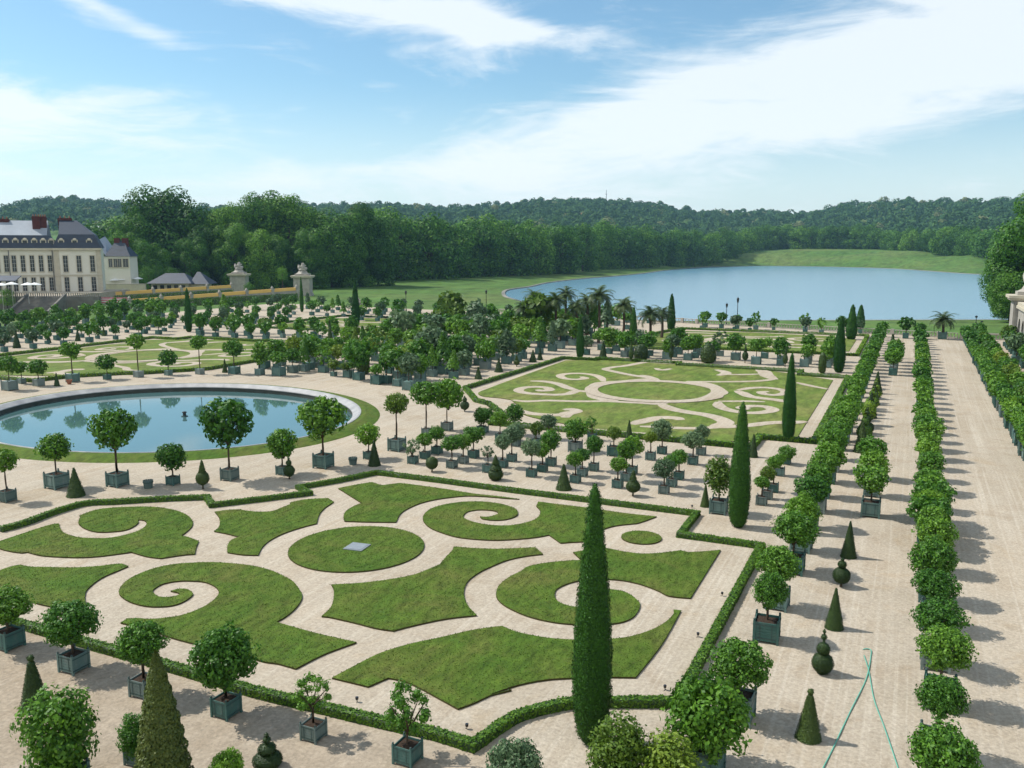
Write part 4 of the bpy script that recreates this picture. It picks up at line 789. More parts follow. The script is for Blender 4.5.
# topiary line beside the alley, further off
potted(-1.45, 55.3, 1.0, 'orange', 2.35, 1.05, 0, 'round dark tree in a bright green box, nearest of three left of the sandy alley', 'three boxed trees left of the sandy alley', rz=0)
potted(-1.6, 60.0, .9, 'orange', 2.2, 1.0, 1, 'bright round tree, middle of the three boxed trees left of the sandy alley', 'three boxed trees left of the sandy alley')
potted(-1.8, 64.6, .9, 'orange', 2.2, 1.0, 1, 'round tree, farthest of the three boxed trees left of the sandy alley', 'three boxed trees left of the sandy alley')
KK = ['cone', 'double', 'stack', 'ball', 'cone', 'double', 'conetop', 'stack', 'cone']
for k, y in enumerate(steps(73, 106, 3.9)):
    topiary(-2.9, y, 2.3, .62, KK[k], 'green topiary %s, %s in the line between two long rows' % (TLAB[KK[k]], nth(k)), 'topiaries between the two long rows', 'leaf_box' if k % 2 else 'leaf_dark')
for k, y in enumerate([120.5, 124, 127.5, 131, 135]):
    potted(-1.6, y, .9, 'orange', 2.3, 1.1, [0, 1][k % 2], 'boxed round tree, %s of the short file past the topiary line' % nth(k), 'short file of boxed trees')
topiary(-2.2, 139.5, 4.2, .8, 'cone', 'tall green cone behind the short file of boxed trees')
potted(-.6, 172, 1.1, 'orange', 2.9, 1.35, 0, 'round dark boxed tree standing alone near the far balustrade')

# ------------------------------------------------------------------ blocks of pots farther off
def block(xs, ys, kinds, where, group, drop=.1, sz=(2.0, 1.05), tones=(0, 0, 1, 2)):
    for x in xs:
        for y in ys:
            rnd = random.Random(int(x*131+y*17))
            if rnd.random() < drop: continue
            kind = rnd.choice(kinds); tone = rnd.choice(tones); big = rnd.uniform(.8, 1.25)
            xx, yy = x+rnd.uniform(-.3, .3), y+rnd.uniform(-.3, .3)
            if any(math.hypot(xx-p[0], yy-p[1]) < 1.6 for p in PLACED): continue
            PLACED.append((xx, yy))
            potted(xx, yy, rnd.uniform(.85, 1.15), kind, sz[0]*big, sz[1]*big*rnd.uniform(.85, 1.1), tone, '%s %s among the %s' % (TONE[tone], KT[kind], where), group)
PLACED = [(p[0], p[1]) for p in POTS]+[(t[0], t[1]) for t in TOPIARY]+[(t[0], t[1]) for t in CYPRESS]
MIX = ['orange']*5+['sparse', 'shrub', 'tall', 'low', 'conic']
cols = [-51.4, -54.6, -57.8, -61.2]
block(cols, steps(88.5, 119, 3.1), MIX, 'crowded boxes straight beyond the pool', 'boxes packed beyond the pool', .16, (2.6, 1.35), (0, 1, 1, 2, 3))
block([-69.5, -72.7, -76, -79.2], steps(92, 119, 3.3), MIX, 'boxes between the pool and the far left lawn', 'boxes left of the pool path', .15, (2.3, 1.25), (0, 0, 1, 3))
block([-45, -41.8, -38.6, -35.4, -32.2, -29, -25.8, -22.6, -19.4, -16.2, -13, -9.8], [124.5, 127.6, 131.5], ['orange']*5+['shrub', 'low', 'sparse'], 'boxes just beyond the right-hand lawn', 'boxes beyond the right-hand lawn', .15, (2.3, 1.15))
block([-51.5, -55, -58.5, -62, -65.5, -69, -72.5, -76, -79.5], [123, 127, 131, 136, 142, 148, 155], MIX, 'dense boxes under the palms', 'boxes around the palms', .12, (3.0, 1.6), (0, 1, 1, 2, 3))
block([-84, -88, -92, -96, -100, -104, -108, -112, -116, -120, -124], [122, 126, 130.5], ['orange']*4+['shrub', 'sparse'], 'boxes beyond the lawn behind the pool', 'boxes beyond the left lawn', .12, (2.3, 1.2), (0, 1, 1, 3))
block([-8.5-3.3*i for i in range(10)], [174.5, 179.], ['orange']*4+['sparse'], 'boxes in front of the lake balustrade', 'boxes by the lake balustrade', .25, (2.0, 1.1), (0, 0, 2))
block([-52-4.2*i for i in range(8)], [168, 176, 184], MIX, 'boxes left of the palms near the lake', 'boxes left of the palms', .15, (2.3, 1.3))
block([-88-5*i for i in range(15)], [164, 172, 181, 190], ['orange']*4+['sparse', 'conic'], 'far boxes before the gate piers', 'boxes before the gate piers', .1, (1.9, 1.15), (0, 1, 1, 2))
block([-129, -133, -137.5, -142, -147, -152, -157], steps(90, 160, 5.2), ['orange']*5+['shrub'], 'boxes left of the pool lawn', 'boxes at the far left', .12, (1.75, 1.0), (0, 0, 1, 2))
block([-162, -166, -170], steps(92, 160, 3.6), ['orange', 'shrub'], 'green mass of trees below the terrace wall', 'trees below the terrace wall', 0, (1.7, 1.25), (0, 0, 0, 1))
potted(-58.3, 138, 1.4, 'orange', 5.2, 2.9, 3, 'brilliant yellow-green round tree left of the slim cypress, below the palms')
potted(-82, 150, 1.4, 'orange', 5.6, 2.7, 3, 'yellow-green tree at the left end of the palms')
potted(-58, 100.5, 1.3, 'tall', 4.2, 2.1, 2, 'broad grey-green olive-like tree standing above the boxes beyond the pool')

# palms
def frond_mesh():
    V = []; F = []
    b = MB()
    for k in range(20):
        az = k*2.39996; e0 = R(80-k*4.2+random.uniform(-6, 6)); L = random.uniform(.85, 1.1); p = Vector((0, 0, 0)); el = e0; n = 9
        d0 = Vector((math.cos(az), math.sin(az), 0)); side = Vector((-d0.y, d0.x, 0)); pts_ = []
        for i in range(n+1):
            pts_.append(p.copy()); p = p+(d0*math.cos(el)+Vector((0,0,1))*math.sin(el))*L/n; el -= R(11+k*.1)
        for i in range(1, n):
            t = i/n; w = .24*math.sin(math.pi*(.12+.85*t))**.7
            for s in (-1, 1):
                for j in range(3):
                    q0 = pts_[i].lerp(pts_[i+1], j/3); q1 = pts_[i].lerp(pts_[i+1], min(1, j/3+.33)); dirv = (pts_[i+1]-pts_[i]).normalized()
                    tip = q0+side*s*w+dirv*.12-Vector((0, 0, .10*w*3))
                    b.add([q0, q1, tip], [(0, 1, 2)])
        b.tube(pts_[:6], [.012]*6, 3)
    return b.mesh('fronds', M['leaf_palm'])
FR = frond_mesh()
def palm(x, y, h, r_, label, pot=False):
    e = empty('palm_tree', (x, y, 0), 0, label, 'palm', 'palm trees')
    pts_ = [(0,0,0),(.1,.05,h*.3),(.05,.12,h*.6),(0,0,h)]
    MB().tube(pts_, [.30,.24,.22,.26], 9).build('trunk', M['bark'], e)
    link('fronds', FR, e, (0, 0, h), random.random()*6, r_)
    link('fronds', FR, e, (0, 0, h-.1), random.random()*6, (r_*.85, r_*.85, r_*.5))
    if pot: planter(e, 1.3, 2)
for k, (px, D, h, r_) in enumerate([(524,150,6.5,2.6),(541,158,6.8,2.8),(556,150,7.6,3.0),(566,162,8.2,2.8),(577,150,6.6,2.6),(588,156,7.4,2.8),(600,150,8.6,3.3),(625,165,5.8,3.0),(652,150,5.2,3.0),(664,160,4.8,2.6),(534,165,7.6,2.6)]):
    a = px_az(px); palm(D*math.sin(a), D*math.cos(a), h*.93, r_, 'date palm with arching fronds, %s from left in the palm grove' % nth(sorted([524,541,556,566,577,588,600,625,652,664,534]).index(px)))
palm(5.4, 173.5, 3.4, 2.9, 'single palm standing at the far end of the wide avenue', True)

QUEUE.sort(key=lambda q: q[0])
room = max(0, 300-NOR[0])
for _, a, k in QUEUE[:room]: potted_(*a, **k)
rest = QUEUE[room:]
if rest:
    Vs = []; Fs = []; Ms = []; o0 = 0; made = []
    for _, a, k in rest:
        o = potted_(*a, **k); bpy.context.view_layer.update if False else None; made.append(o)
    vs = []; fs = []; ms = []
    mats_ = [M['box'], M['bark'], M['leaf0'], M['leaf1'], M['leaf2'], M['leaf3']]
    for o in made:
        me = o.data; nv = len(me.vertices); co = np.zeros(nv*3); me.vertices.foreach_get('co', co); co = co.reshape(-1, 3)*o.scale[0]
        a_ = o.rotation_euler[2]; c_, s_ = math.cos(a_), math.sin(a_)
        co = np.stack([co[:, 0]*c_-co[:, 1]*s_+o.location[0], co[:, 0]*s_+co[:, 1]*c_+o.location[1], co[:, 2]], 1)
        leaf = mats_.index(me.materials[2])
        vs.append(co); fs += [tuple(i+o0 for i in p.vertices) for p in me.polygons]; ms += [p.material_index if p.material_index < 2 else leaf for p in me.polygons]; o0 += nv
        bpy.data.objects.remove(o)
    me = bpy.data.meshes.new('far_potted_trees'); me.from_pydata(np.concatenate(vs).tolist(), [], fs)
    for m_ in mats_: me.materials.append(m_)
    me.polygons.foreach_set('material_index', ms)
    tag(link('distant_potted_trees', me), 'mass of the most distant boxed trees, too small and crowded to count', 'potted trees', None, 'stuff')
print('orange built', NOR[0]+min(room, len(QUEUE)), 'merged', len(rest))

# ------------------------------------------------------------------ small things
bn = 0
for (x, y), l in zip(BINS, ('small grey-green slatted tub, left one of two near the pool', 'small grey-green slatted tub beside the round bush right of the pool')):
    e = empty('slatted_tub', (x, y, 0), 0, l, 'tub')
    b = MB()
    for k in range(14):
        a = 2*math.pi*k/14; c, s = math.cos(a), math.sin(a)
        b.add([(c*.26-s*.05, s*.26+c*.05, 0), (c*.26+s*.05, s*.26-c*.05, 0), (c*.33+s*.06, s*.33-c*.06, .55), (c*.33-s*.06, s*.33+c*.06, .55), (c*.23-s*.05, s*.23+c*.05, 0), (c*.23+s*.05, s*.23-c*.05, 0), (c*.30+s*.06, s*.30-c*.06, .55), (c*.30-s*.06, s*.30+c*.06, .55)],
              [(0,1,2,3), (4,7,6,5), (0,3,7,4), (1,5,6,2), (3,2,6,7)])
    b.build('slats', M['box_old'], e); MB().lathe([(.235,.02),(.24,.1),(.28,.42)], 14).build('liner', M['black'], e)
    MB().lathe([(.30,.40),(.345,.40),(.345,.45),(.30,.45)], 20).build('hoop', M['iron'], e)
x, y = (-91.0, 71.2)
e = empty('clay_pot', (x, y, 0), 0, 'small reddish clay pot standing between boxes at the far side of the pool', 'flower pot')
MB().lathe([(.2,0),(.32,.45),(.36,.46),(.36,.55),(.3,.55),(.28,.4)], 14).build('pot', M['terra'], e)
for k, (x, y) in enumerate(LIGHTS):
    names = ['at the right hedge, farthest along the path', 'at the right hedge, middle one', 'at the near right hedge corner', 'by the near hedge beyond the fifth box', 'at the angle of the near hedge left of the cypress', 'at the notch of the hedge near the second cypress']
    e = empty('ground_spotlight', (x, y, 0), R(k*40), 'small black ground spotlight '+names[k], 'spotlight', 'black ground spotlights', .6)
    MB().tube([(0,0,0),(0,0,.14)], .02, 6).box(-.14,.14,-.02,.02,.0,.02).build('stake', M['black'], e)
    MB().lathe([(.05,-.11),(.09,-.06),(.10,.08),(.08,.085)], 12, (0,0,.24)).build('housing', M['black'], e)
    MB().lathe([(.075,.0),(.07,.008)], 12, (0,0,.328)).build('lens', M['glass'], e)
hp = smooth_open(HOSE[0], 6)
tag(MB().tube([(x, y, .03+.01*math.sin(i)) for i, (x, y) in enumerate(hp[:36])], .022, 6).build('garden_hose', M['hose'], None, True), 'green garden hose lying across the sandy alley, left run ending in a loop', 'hose')
tag(MB().tube([(x, y, .03) for x, y in smooth_open(HOSE[0][7:], 6)], .020, 6).build('garden_hose', M['hose'], None, True), 'second green garden hose run crossing the alley to the right', 'hose')

def lamp(x, y, h, label, z=0):
    e = empty('lamp_post', (x, y, z), 0, label, 'lamp post', 'lamp posts beyond the garden')
    MB().tube([(0,0,0),(0,0,h*.8)], [.11,.07], 8).lathe([(.2,0),(.2,.4),(.1,.6)], 8).build('post', M['black'], e)
    MB().lathe([(.1,h*.8),(.22,h*.86),(.30,h*.97),(.06,h*1.0),(.03,h*1.04)], 8).build('lantern', M['black'], e)
for k, (px, D, h) in enumerate([(405,228,5.3),(486,228,5.4),(729,212,3.3),(740,208,4.9),(982,206,2.2),(988,200,1.6)]):
    a = px_az(px); lamp(D*math.sin(a), D*math.cos(a), h+max(0, -terr(D*math.sin(a), D*math.cos(a))) if k > 1 else h, 'dark lamp post by the lakeside road, %s from the left' % nth(k), terr(D*math.sin(a), D*math.cos(a)) if k > 1 else 0)

# balustrade at the far end and along the west side
def balustrade(p, q, label, h=1.05, sp=.55):
    p, q = Vector(p), Vector(q); L = (q-p).length; a = math.atan2(q.y-p.y, q.x-p.x)
    e = empty('stone_balustrade', (p.x, p.y, 0), a, label, 'balustrade')
    b = MB(); 
    k = 0.
    while k < L:
        b.lathe([(.08,.2),(.14,.38),(.06,.62),(.09,.86)], 6, (k, 0, 0)); k += sp
    b.build('balusters', M['stone'], e)
    MB().box(0, L, -.2, .2, 0, .2).box(0, L, -.18, .18, .86, h).build('rails', M['stone'], e)
    k = 0
    while k <= L: MB().box(k-.3, k+.3, -.28, .28, 0, h+.12).build('pedestal', M['stone'], e); k += 8.
    return e
balustrade((-42, 187.3), (8, 176.3), 'stone balustrade closing the garden between the last lawn and the lake', .95)
balustrade((8.6, 176.2), (30, 174.6), 'stone balustrade at the far end of the wide avenue', 1.15)
balustrade((-100, 200.3), (-42.6, 187.4), 'pale stone balustrade left of the palms before the meadow', 1.0, .8)

# ------------------------------------------------------------------ gate piers, arcade, buildings
def sculpture(parent, s, z, seed):
    """seated figures with a rearing horse-like mass, carved in one stone"""
    rr = random.Random(seed)
    me = bpy.data.meshes.new('sculpture_group')
    J = [((0,0,0),.55),((0,0,.7),.5),((.1,0,1.3),.42),((.15,0,1.75),.2),((.2,0,2.05),.26),((.7,.1,1.2),.16),((1.1,.1,1.5),.12),((-.7,0,.6),.4),((-1.1,.1,.9),.34),((-1.2,.1,1.35),.15),((-1.2,.1,1.6),.2),((-.6,.3,.2),.35),((.8,-.1,.3),.42),((1.2,0,.75),.3),((1.25,0,1.05),.14),((-.35,.2,1.4),.12)]
    Ed = [(0,1),(1,2),(2,3),(3,4),(2,5),(5,6),(1,7),(7,8),(8,9),(9,10),(0,11),(0,12),(12,13),(13,14),(2,15)]
    me.from_pydata([(a[0]*s*.8, a[1]*s, a[2]*s) for a, _ in J], [], Ed)
    o = link('sculpture_group', me, parent, (0, 0, z)); me.materials.append(M['stone'])
    sk = o.modifiers.new('skin', 'SKIN'); 
    for v, (_, r_) in zip(me.skin_vertices[0].data, J): v.radius = (r_*s*1.5, r_*s*1.5)
    me.skin_vertices[0].data[0].use_root = True
    o.modifiers.new('sub', 'SUBSURF').levels = 2; o.modifiers['sub'].render_levels = 2
    tx = bpy.data.textures.new('carve', 'CLOUDS'); tx.noise_scale = .5*s
    d = o.modifiers.new('carve', 'DISPLACE'); d.texture = tx; d.strength = .3*s
    return o
def pier(x, y, rz, w, h, label, seed):
    e = empty('gate_pier', (x, y, -.1), rz, label, 'gate pier')
    b = MB(); b.box(-w/2-.3, w/2+.3, -w*.4-.3, w*.4+.3, 0, .9).box(-w/2, w/2, -w*.4, w*.4, .9, h)
    for sx_ in (-1, 1):
        b.box(sx_*w*.38-w*.09, sx_*w*.38+w*.09, -w*.4-.15, -w*.4-.005, .9, h-.05)
    b.build('pier_body', M['stone'], e)
    MB().box(-w/2-.55, w/2+.55, -w*.4-.55, w*.4+.55, h, h+.35).box(-w/2-.8, w/2+.8, -w*.4-.8, w*.4+.8, h+.35, h+.8).build('cornice', M['trim'], e)
    MB().box(-w*.42, w*.42, -w*.33, w*.33, h+.8, h+1.4).lathe([(w*.42,h+1.4),(w*.30,h+1.8),(w*.26,h+2.3)], 4).build('plinth', M['stone'], e)
    sculpture(e, w*.24, h+2.35, seed)
    return e
pier(-226, 251, YAW, 5.6, 6.3, 'left pale stone gate pier topped by a sculpture group', 1)
pier(-191.5, 244, YAW, 5.6, 6.3, 'right pale stone gate pier topped by a sculpture group', 2)
pier(18.1, 166, 0, 5.8, 7.8, 'large stone pier with sculpture at the right edge before the lake', 3)
# arcaded wall running towards the viewer from the right pier
e = empty('arcaded_wall', (15.9, 163, 0), R(-90), 'pale stone wall with arched openings running from the right pier', 'wall')
def arch_wall(n, bay, h, th, aw, sp, mi=0):
    b = MB()
    for k in range(n):
        x0 = k*bay; c = x0+bay/2; r_ = aw/2
        arc = [(c+r_*math.cos(R(180-15*i)), sp+r_*math.sin(R(180-15*i))) for i in range(13)]
        prof = [(x0, 0), (x0, h)]
        # left pier, right pier, spandrel as strips
        for yy, flip in ((0, 0), (th, 1)):
            q = [(x0,yy,0),(c-r_,yy,0),(c-r_,yy,sp),(x0,yy,sp)]; b.add(q, [(0,1,2,3)])
            q = [(c+r_,yy,0),(x0+bay,yy,0),(x0+bay,yy,sp),(c+r_,yy,sp)]; b.add(q, [(0,1,2,3)])
            ou = [(c-bay/2+bay*i/12, h) for i in range(13)]
            vs = [(x_, yy, z_) for x_, z_ in arc]+[(x_, yy, z_) for x_, z_ in ou]
            b.add(vs, [(i, i+1, 14+i, 13+i) for i in range(12)])
            b.add([(x0,yy,sp),(c-r_,yy,sp),(x0,yy,h)], [(0,1,2)]); b.add([(c+r_,yy,sp),(x0+bay,yy,sp),(x0+bay,yy,h)], [(0,1,2)])
        vs = [(x_, 0, z_) for x_, z_ in [(c-r_, 0)]+arc+[(c+r_, 0)]]+[(x_, th, z_) for x_, z_ in [(c-r_, 0)]+arc+[(c+r_, 0)]]
        b.add(vs, [(i, i+1, 16+i, 15+i) for i in range(14)])
    b.box(0, n*bay, 0, th, h, h+.12); b.add([(0,0,0),(0,th,0),(0,th,h),(0,0,h)], [(0,1,2,3)]); b.add([(n*bay,0,0),(n*bay,th,0),(n*bay,th,h),(n*bay,0,h)], [(0,1,2,3)])
    return b
arch_wall(9, 5.2, 6.4, 1.4, 3.2, 3.4).build('arches', M['stone'], e)
MB().box(-.2, 47.0, -.35, 1.75, 6.53, 6.95).box(-.2, 47.0, -.2, 1.6, 6.95, 7.5).build('cornice', M['trim'], e)
MB().box(0, 46.8, 1.5, 1.75, 0, 6.4).build('back_wall', M['glass'], e)

# palace at the left: local frame u along its front (image-parallel), v backwards
CY, SY = math.cos(YAW), math.sin(YAW)
def at_px(px, F, z=0):
    lat = (px-512)/868*(F*math.cos(PIT)-(z-H)*math.sin(PIT)); return (lat*CY-F*SY, lat*SY+F*CY)
def zpx(py, F): return H-F*math.tan(math.atan((py-384)/868)+PIT)
def window(parent, x, z0, z1, w, y=-.02, pane='glass'):
    f = MB(); f.box(x-w/2-.16, x-w/2, y-.12, y, z0-.1, z1+.15); f.box(x+w/2, x+w/2+.16, y-.12, y, z0-.1, z1+.15); f.box(x-w/2-.16, x+w/2+.16, y-.14, y, z1+.003, z1+.22); f.box(x-w/2-.22, x+w/2+.22, y-.2, y, z0-.28, z0-.103)
    o = f.build('window', M['trim'], parent)
    g_ = MB().box(x-w/2, x+w/2, y-.05, y-.01, z0, z1).build('pane', M[pane], o)
    m = MB().box(x-.035, x+.035, y-.085, y-.052, z0, z1)
    for k in (1, 2, 3): m.box(x-w/2, x-.037, y-.08, y-.052, z0+(z1-z0)*k/4-.03, z0+(z1-z0)*k/4+.03).box(x+.037, x+w/2, y-.08, y-.052, z0+(z1-z0)*k/4-.03, z0+(z1-z0)*k/4+.03)
    m.build('glazing_bars', M['frame'], o)
    return o
def dormer(parent, x, z, y, w=1.1, h=1.9):
    b = MB().box(x-w/2-.25, x+w/2+.25, y, y+2.2, z, z+h+.1); b.lathe([(w*.62, 0), (w*.45, .35), (.05, .5)], 8, (x, y+.6, z+h+.1), sy=.6)
    o = b.build('dormer', M['trim'], parent); MB().box(x-w/2, x+w/2, y-.04, y-.004, z+.25, z+h-.1).build('pane', M['glass'], o)
def mansard(u0, u1, v0, v1, z0, z1, z2, ins1, ins2, hipl=True, hipr=True):
    b = MB(); a, c, d, e_ = u0-.4, u1+.4, v0-.4, v1+.4
    L0 = [(a,d,z0),(c,d,z0),(c,e_,z0),(a,e_,z0)]; L1 = [(u0+ins1,v0+ins1,z1),(u1-ins1,v0+ins1,z1),(u1-ins1,v1-ins1,z1),(u0+ins1,v1-ins1,z1)]
    vm = (v0+v1)/2; L2 = [(u0+(ins2 if hipl else ins1), vm, z2), (u1-(ins2 if hipr else ins1), vm, z2)]
    b.add(L0+L1, [(0,3,2,1)]+[(i, (i+1) % 4, 4+(i+1) % 4, 4+i) for i in range(4)], 0)
    b.add([(x_, y_, z_+.02) for x_, y_, z_ in L1]+L2, [(0,1,5,4),(1,2,5),(2,3,4,5),(3,0,4)], 1)
    return b
F0 = 235.
zb, ze = zpx(296, F0), zpx(248.5, F0)
o0 = at_px(0, F0)
F0 = 256.
ROT = R(22)
_px, _py = at_px(100.3, F0); ud = (math.cos(YAW+ROT), math.sin(YAW+ROT))
def U(px):
    a_ = px_az(px); r_ = (math.sin(a_), math.cos(a_))      # ray from the viewer's foot
    den = ud[0]*r_[1]-ud[1]*r_[0]; return -(_px*r_[1]-_py*r_[0])/den
o0 = (_px, _py)
pal = empty('palace_wing', (*o0, 0), YAW+ROT, 'long cream palace building with slate mansard roof and tall windows at the left edge', 'palace')
MB().box(U(-60), U(53.5), 1.2, 15, zb-4, ze).build('wall', M['cream'], pal)
MB().box(U(53.5), U(100.3), 0, 15, zb-4, ze).build('pavilion_wall', M['cream'], pal)
MB().box(U(-60), U(53.4), .95, 1.19, zpx(275, F0)-.15, zpx(275, F0)+.2).box(U(53.5)-.2, U(100.3)+.2, -.25, -.005, zpx(275, F0)-.15, zpx(275, F0)+.2).box(U(-60), U(53.3), .6, 1.5, ze-.5, ze+.1).box(U(53.5)-.35, U(100.3)+.35, -.55, .3, ze-.5, ze+.12).build('cornice', M['trim'], pal)
for q0_, q1_ in ((U(53.5)-.05, U(53.5)+1.3), (U(100.3)-1.3, U(100.3)+.05)): MB().box(q0_, q1_, -.12, -.01, zb-4, ze-.52).build('quoin_strip', M['trim'], pal)
mansard(U(-60), U(53.5)-.4, 1.4, 15, ze+.12, zpx(235.5, F0), zpx(220.5, F0), 1.3, 1.3, False, False).build('wing_roof', [M['slate'], M['zinc']], pal)
mansard(U(53.5), U(100.3), 0, 15, ze+.13, zpx(234.5, F0), zpx(220, F0), 1.4, 6.2, False, True).build('pavilion_roof', [M['slate'], M['slate']], pal)
for px in (4.5, 12.3, 21.3, 30.5, 39.5, 48.5, -4.5, -13.5, -22): 
    window(pal, U(px), zpx(271, F0), zpx(255.5, F0), 1.05, 1.18); window(pal, U(px), zpx(290, F0), zpx(277, F0), 1.05, 1.18)
for px in (64.5, 78, 91.5):
    window(pal, U(px), zpx(271.5, F0), zpx(255.8, F0), 1.15, -.02); window(pal, U(px), zpx(292, F0), zpx(277, F0), 1.15, -.02)
for px in (-6, 5, 15, 24.5, 34, 43, 51): dormer(pal, U(px), ze+.5, 1.7)
for px in (61.5, 75, 89.5): dormer(pal, U(px), ze+.5, .35)
def chimney(u, v, z0, z1, w, d): 
    o = MB().box(u-w/2, u+w/2, v-d/2, v+d/2, z0, z1).box(u-w/2-.15, u+w/2+.15, v-d/2-.15, v+d/2+.15, z1-.6, z1-.3).build('chimney', M['brick'], pal)
    for k in range(3): MB().lathe([(.16,0),(.13,.6)], 8, (u-w/3+k*w/3, v, z1+.002)).build('chimney_pot', M['terra'], o)
chimney(U(36), 5.5, ze+3, zpx(216.5, F0), 2.0, 1.1); chimney(U(43), 6, ze+3, zpx(216.5, F0), 1.7, 1.1); chimney(U(64.5), 8, ze+3, zpx(217.5, F0), 3.6, 1.1); chimney(U(1), 8, ze+3, zpx(219, F0), 3, 1.1)
MB().tube([(U(51.5), .93, zb-3), (U(51.5), .93, ze-.5)], .09, 6).tube([(U(7.5), .93, zb-3), (U(7.5), .93, ze-.5)], .09, 6).build('downpipes', M['slate'], pal)
# smaller house behind
F1 = 292.
h2 = empty('garden_house', (*at_px(100, F1), 0), YAW, 'small cream house with dark hipped slate roof right of the palace', 'house')
m1 = F1/868
MB().box(0, 32*m1, 0, 6, 0, zpx(256.5, F1)).build('wall', M['cream'], h2)
b = mansard(8*m1, 32*m1, 0, 6, zpx(256.5, F1)+.02, zpx(250, F1), zpx(240.5, F1), 1.0, 2.6); b.m = [0]*len(b.m)
b.build('roof', M['slate'], h2)
b = MB(); b.add([(-3*m1,-.2,zpx(243,F1)),(10*m1,-.2,zpx(256.5,F1)+.3),(10*m1,9,zpx(256.5,F1)+.3),(-3*m1,9,zpx(236,F1)),(-3*m1,-.2,zpx(243,F1)-.4),(10*m1,-.2,zpx(256.5,F1)-.1),(10*m1,9,zpx(256.5,F1)-.1),(-3*m1,9,zpx(236,F1)-.4)], [(0,1,2,3),(7,6,5,4),(0,4,5,1),(1,5,6,2),(2,6,7,3),(3,7,4,0)])
b.build('lean_to_roof', M['zinc'], h2)
for px in (13, 18, 22, 28): window(h2, px*m1, zpx(267, F1), zpx(259, F1), 1.2 if px < 27 else 1.7, -.02)
for px in (17, 25): MB().box(px*m1-.9, px*m1+.9, 2.5, 3.5, zpx(248, F1), zpx(238, F1)).build('chimney', M['brick'], h2)
# pale town houses over the trees behind, and houses on the hill
def house(px, F, z, w, d, h, label, mw='frame', mr='zinc', rz=0):
    e = empty('distant_house', (*at_px(px, F, z), z-3), YAW+rz, label, 'house', 'distant houses')
    MB().box(-w/2, w/2, 0, d, 0, h+3).build('wall', M[mw], e)
    b = MB(); b.add([(-w/2-.4,-.4,h+3.01),(w/2+.4,-.4,h+3.01),(w/2+.4,d+.4,h+3.01),(-w/2-.4,d+.4,h+3.01),(-w/2+1,d/2,h+5.5),(w/2-1,d/2,h+5.5)], [(0,1,5,4),(1,2,5),(2,3,4,5),(3,0,4)]); b.build('roof', M[mr], e)
    for k in range(3): window(e, -w/2+w*(k+.5)/3, h-.5, h+1.5, 1.3, -.02)
house(101, 420, zpx(240, 420), 9, 9, 4.5, 'low pale house glimpsed above the roof behind the palace')
house(109, 440, zpx(240, 440), 8, 9, 3.5, 'white house beside the big tree behind the palace', 'white')
for px, py, F, l in ((563, 209, 1900, 'tan house high on the wooded hill'), (592, 221, 1500, 'pale house low on the wooded hill'), (585, 220, 1520, 'cream house beside another low on the hill')):
    house(px, F, zpx(py, F)+3, 14, 12, 7, l, 'trim', 'terra')
# slate-roofed pavilion
F2 = 300.
pv = empty('garden_pavilion', (*at_px(147, F2), 0), YAW, 'low pavilion with grey-blue hipped slate roof behind the yellow boards', 'pavilion')
m2 = F2/868; ze2 = zpx(283.5, F2); zr = zpx(273.5, F2)
MB().box(3*m2, 40*m2, 1.5, 9, 0, ze2).box(40*m2, 55*m2, 3.5, 10, 0, ze2-.4).build('wall', M['trim'], pv)
b = MB(); b.add([(0,0,ze2),(45*m2,0,ze2),(45*m2,10.5,ze2),(0,10.5,ze2),(14*m2,5.2,zr),(33*m2,5.2,zr)], [(0,1,5,4),(1,2,5),(2,3,4,5),(3,0,4),(0,3,2,1)])
b.add([(40*m2,2.5,ze2-.3),(60*m2,2.5,ze2-.3),(60*m2,11.5,ze2-.3),(40*m2,11.5,ze2-.3),(44*m2,7,zr+.4),(47*m2,7,zr+.4)], [(0,1,5,4),(1,2,5),(2,3,4,5),(3,0,4),(0,3,2,1)])
b.build('roof', M['slate'], pv)
for k in range(5): MB().box((5+k*7)*m2, (9+k*7)*m2, 1.4, 1.49, .3, ze2-.6).build('opening', M['glass'], pv)
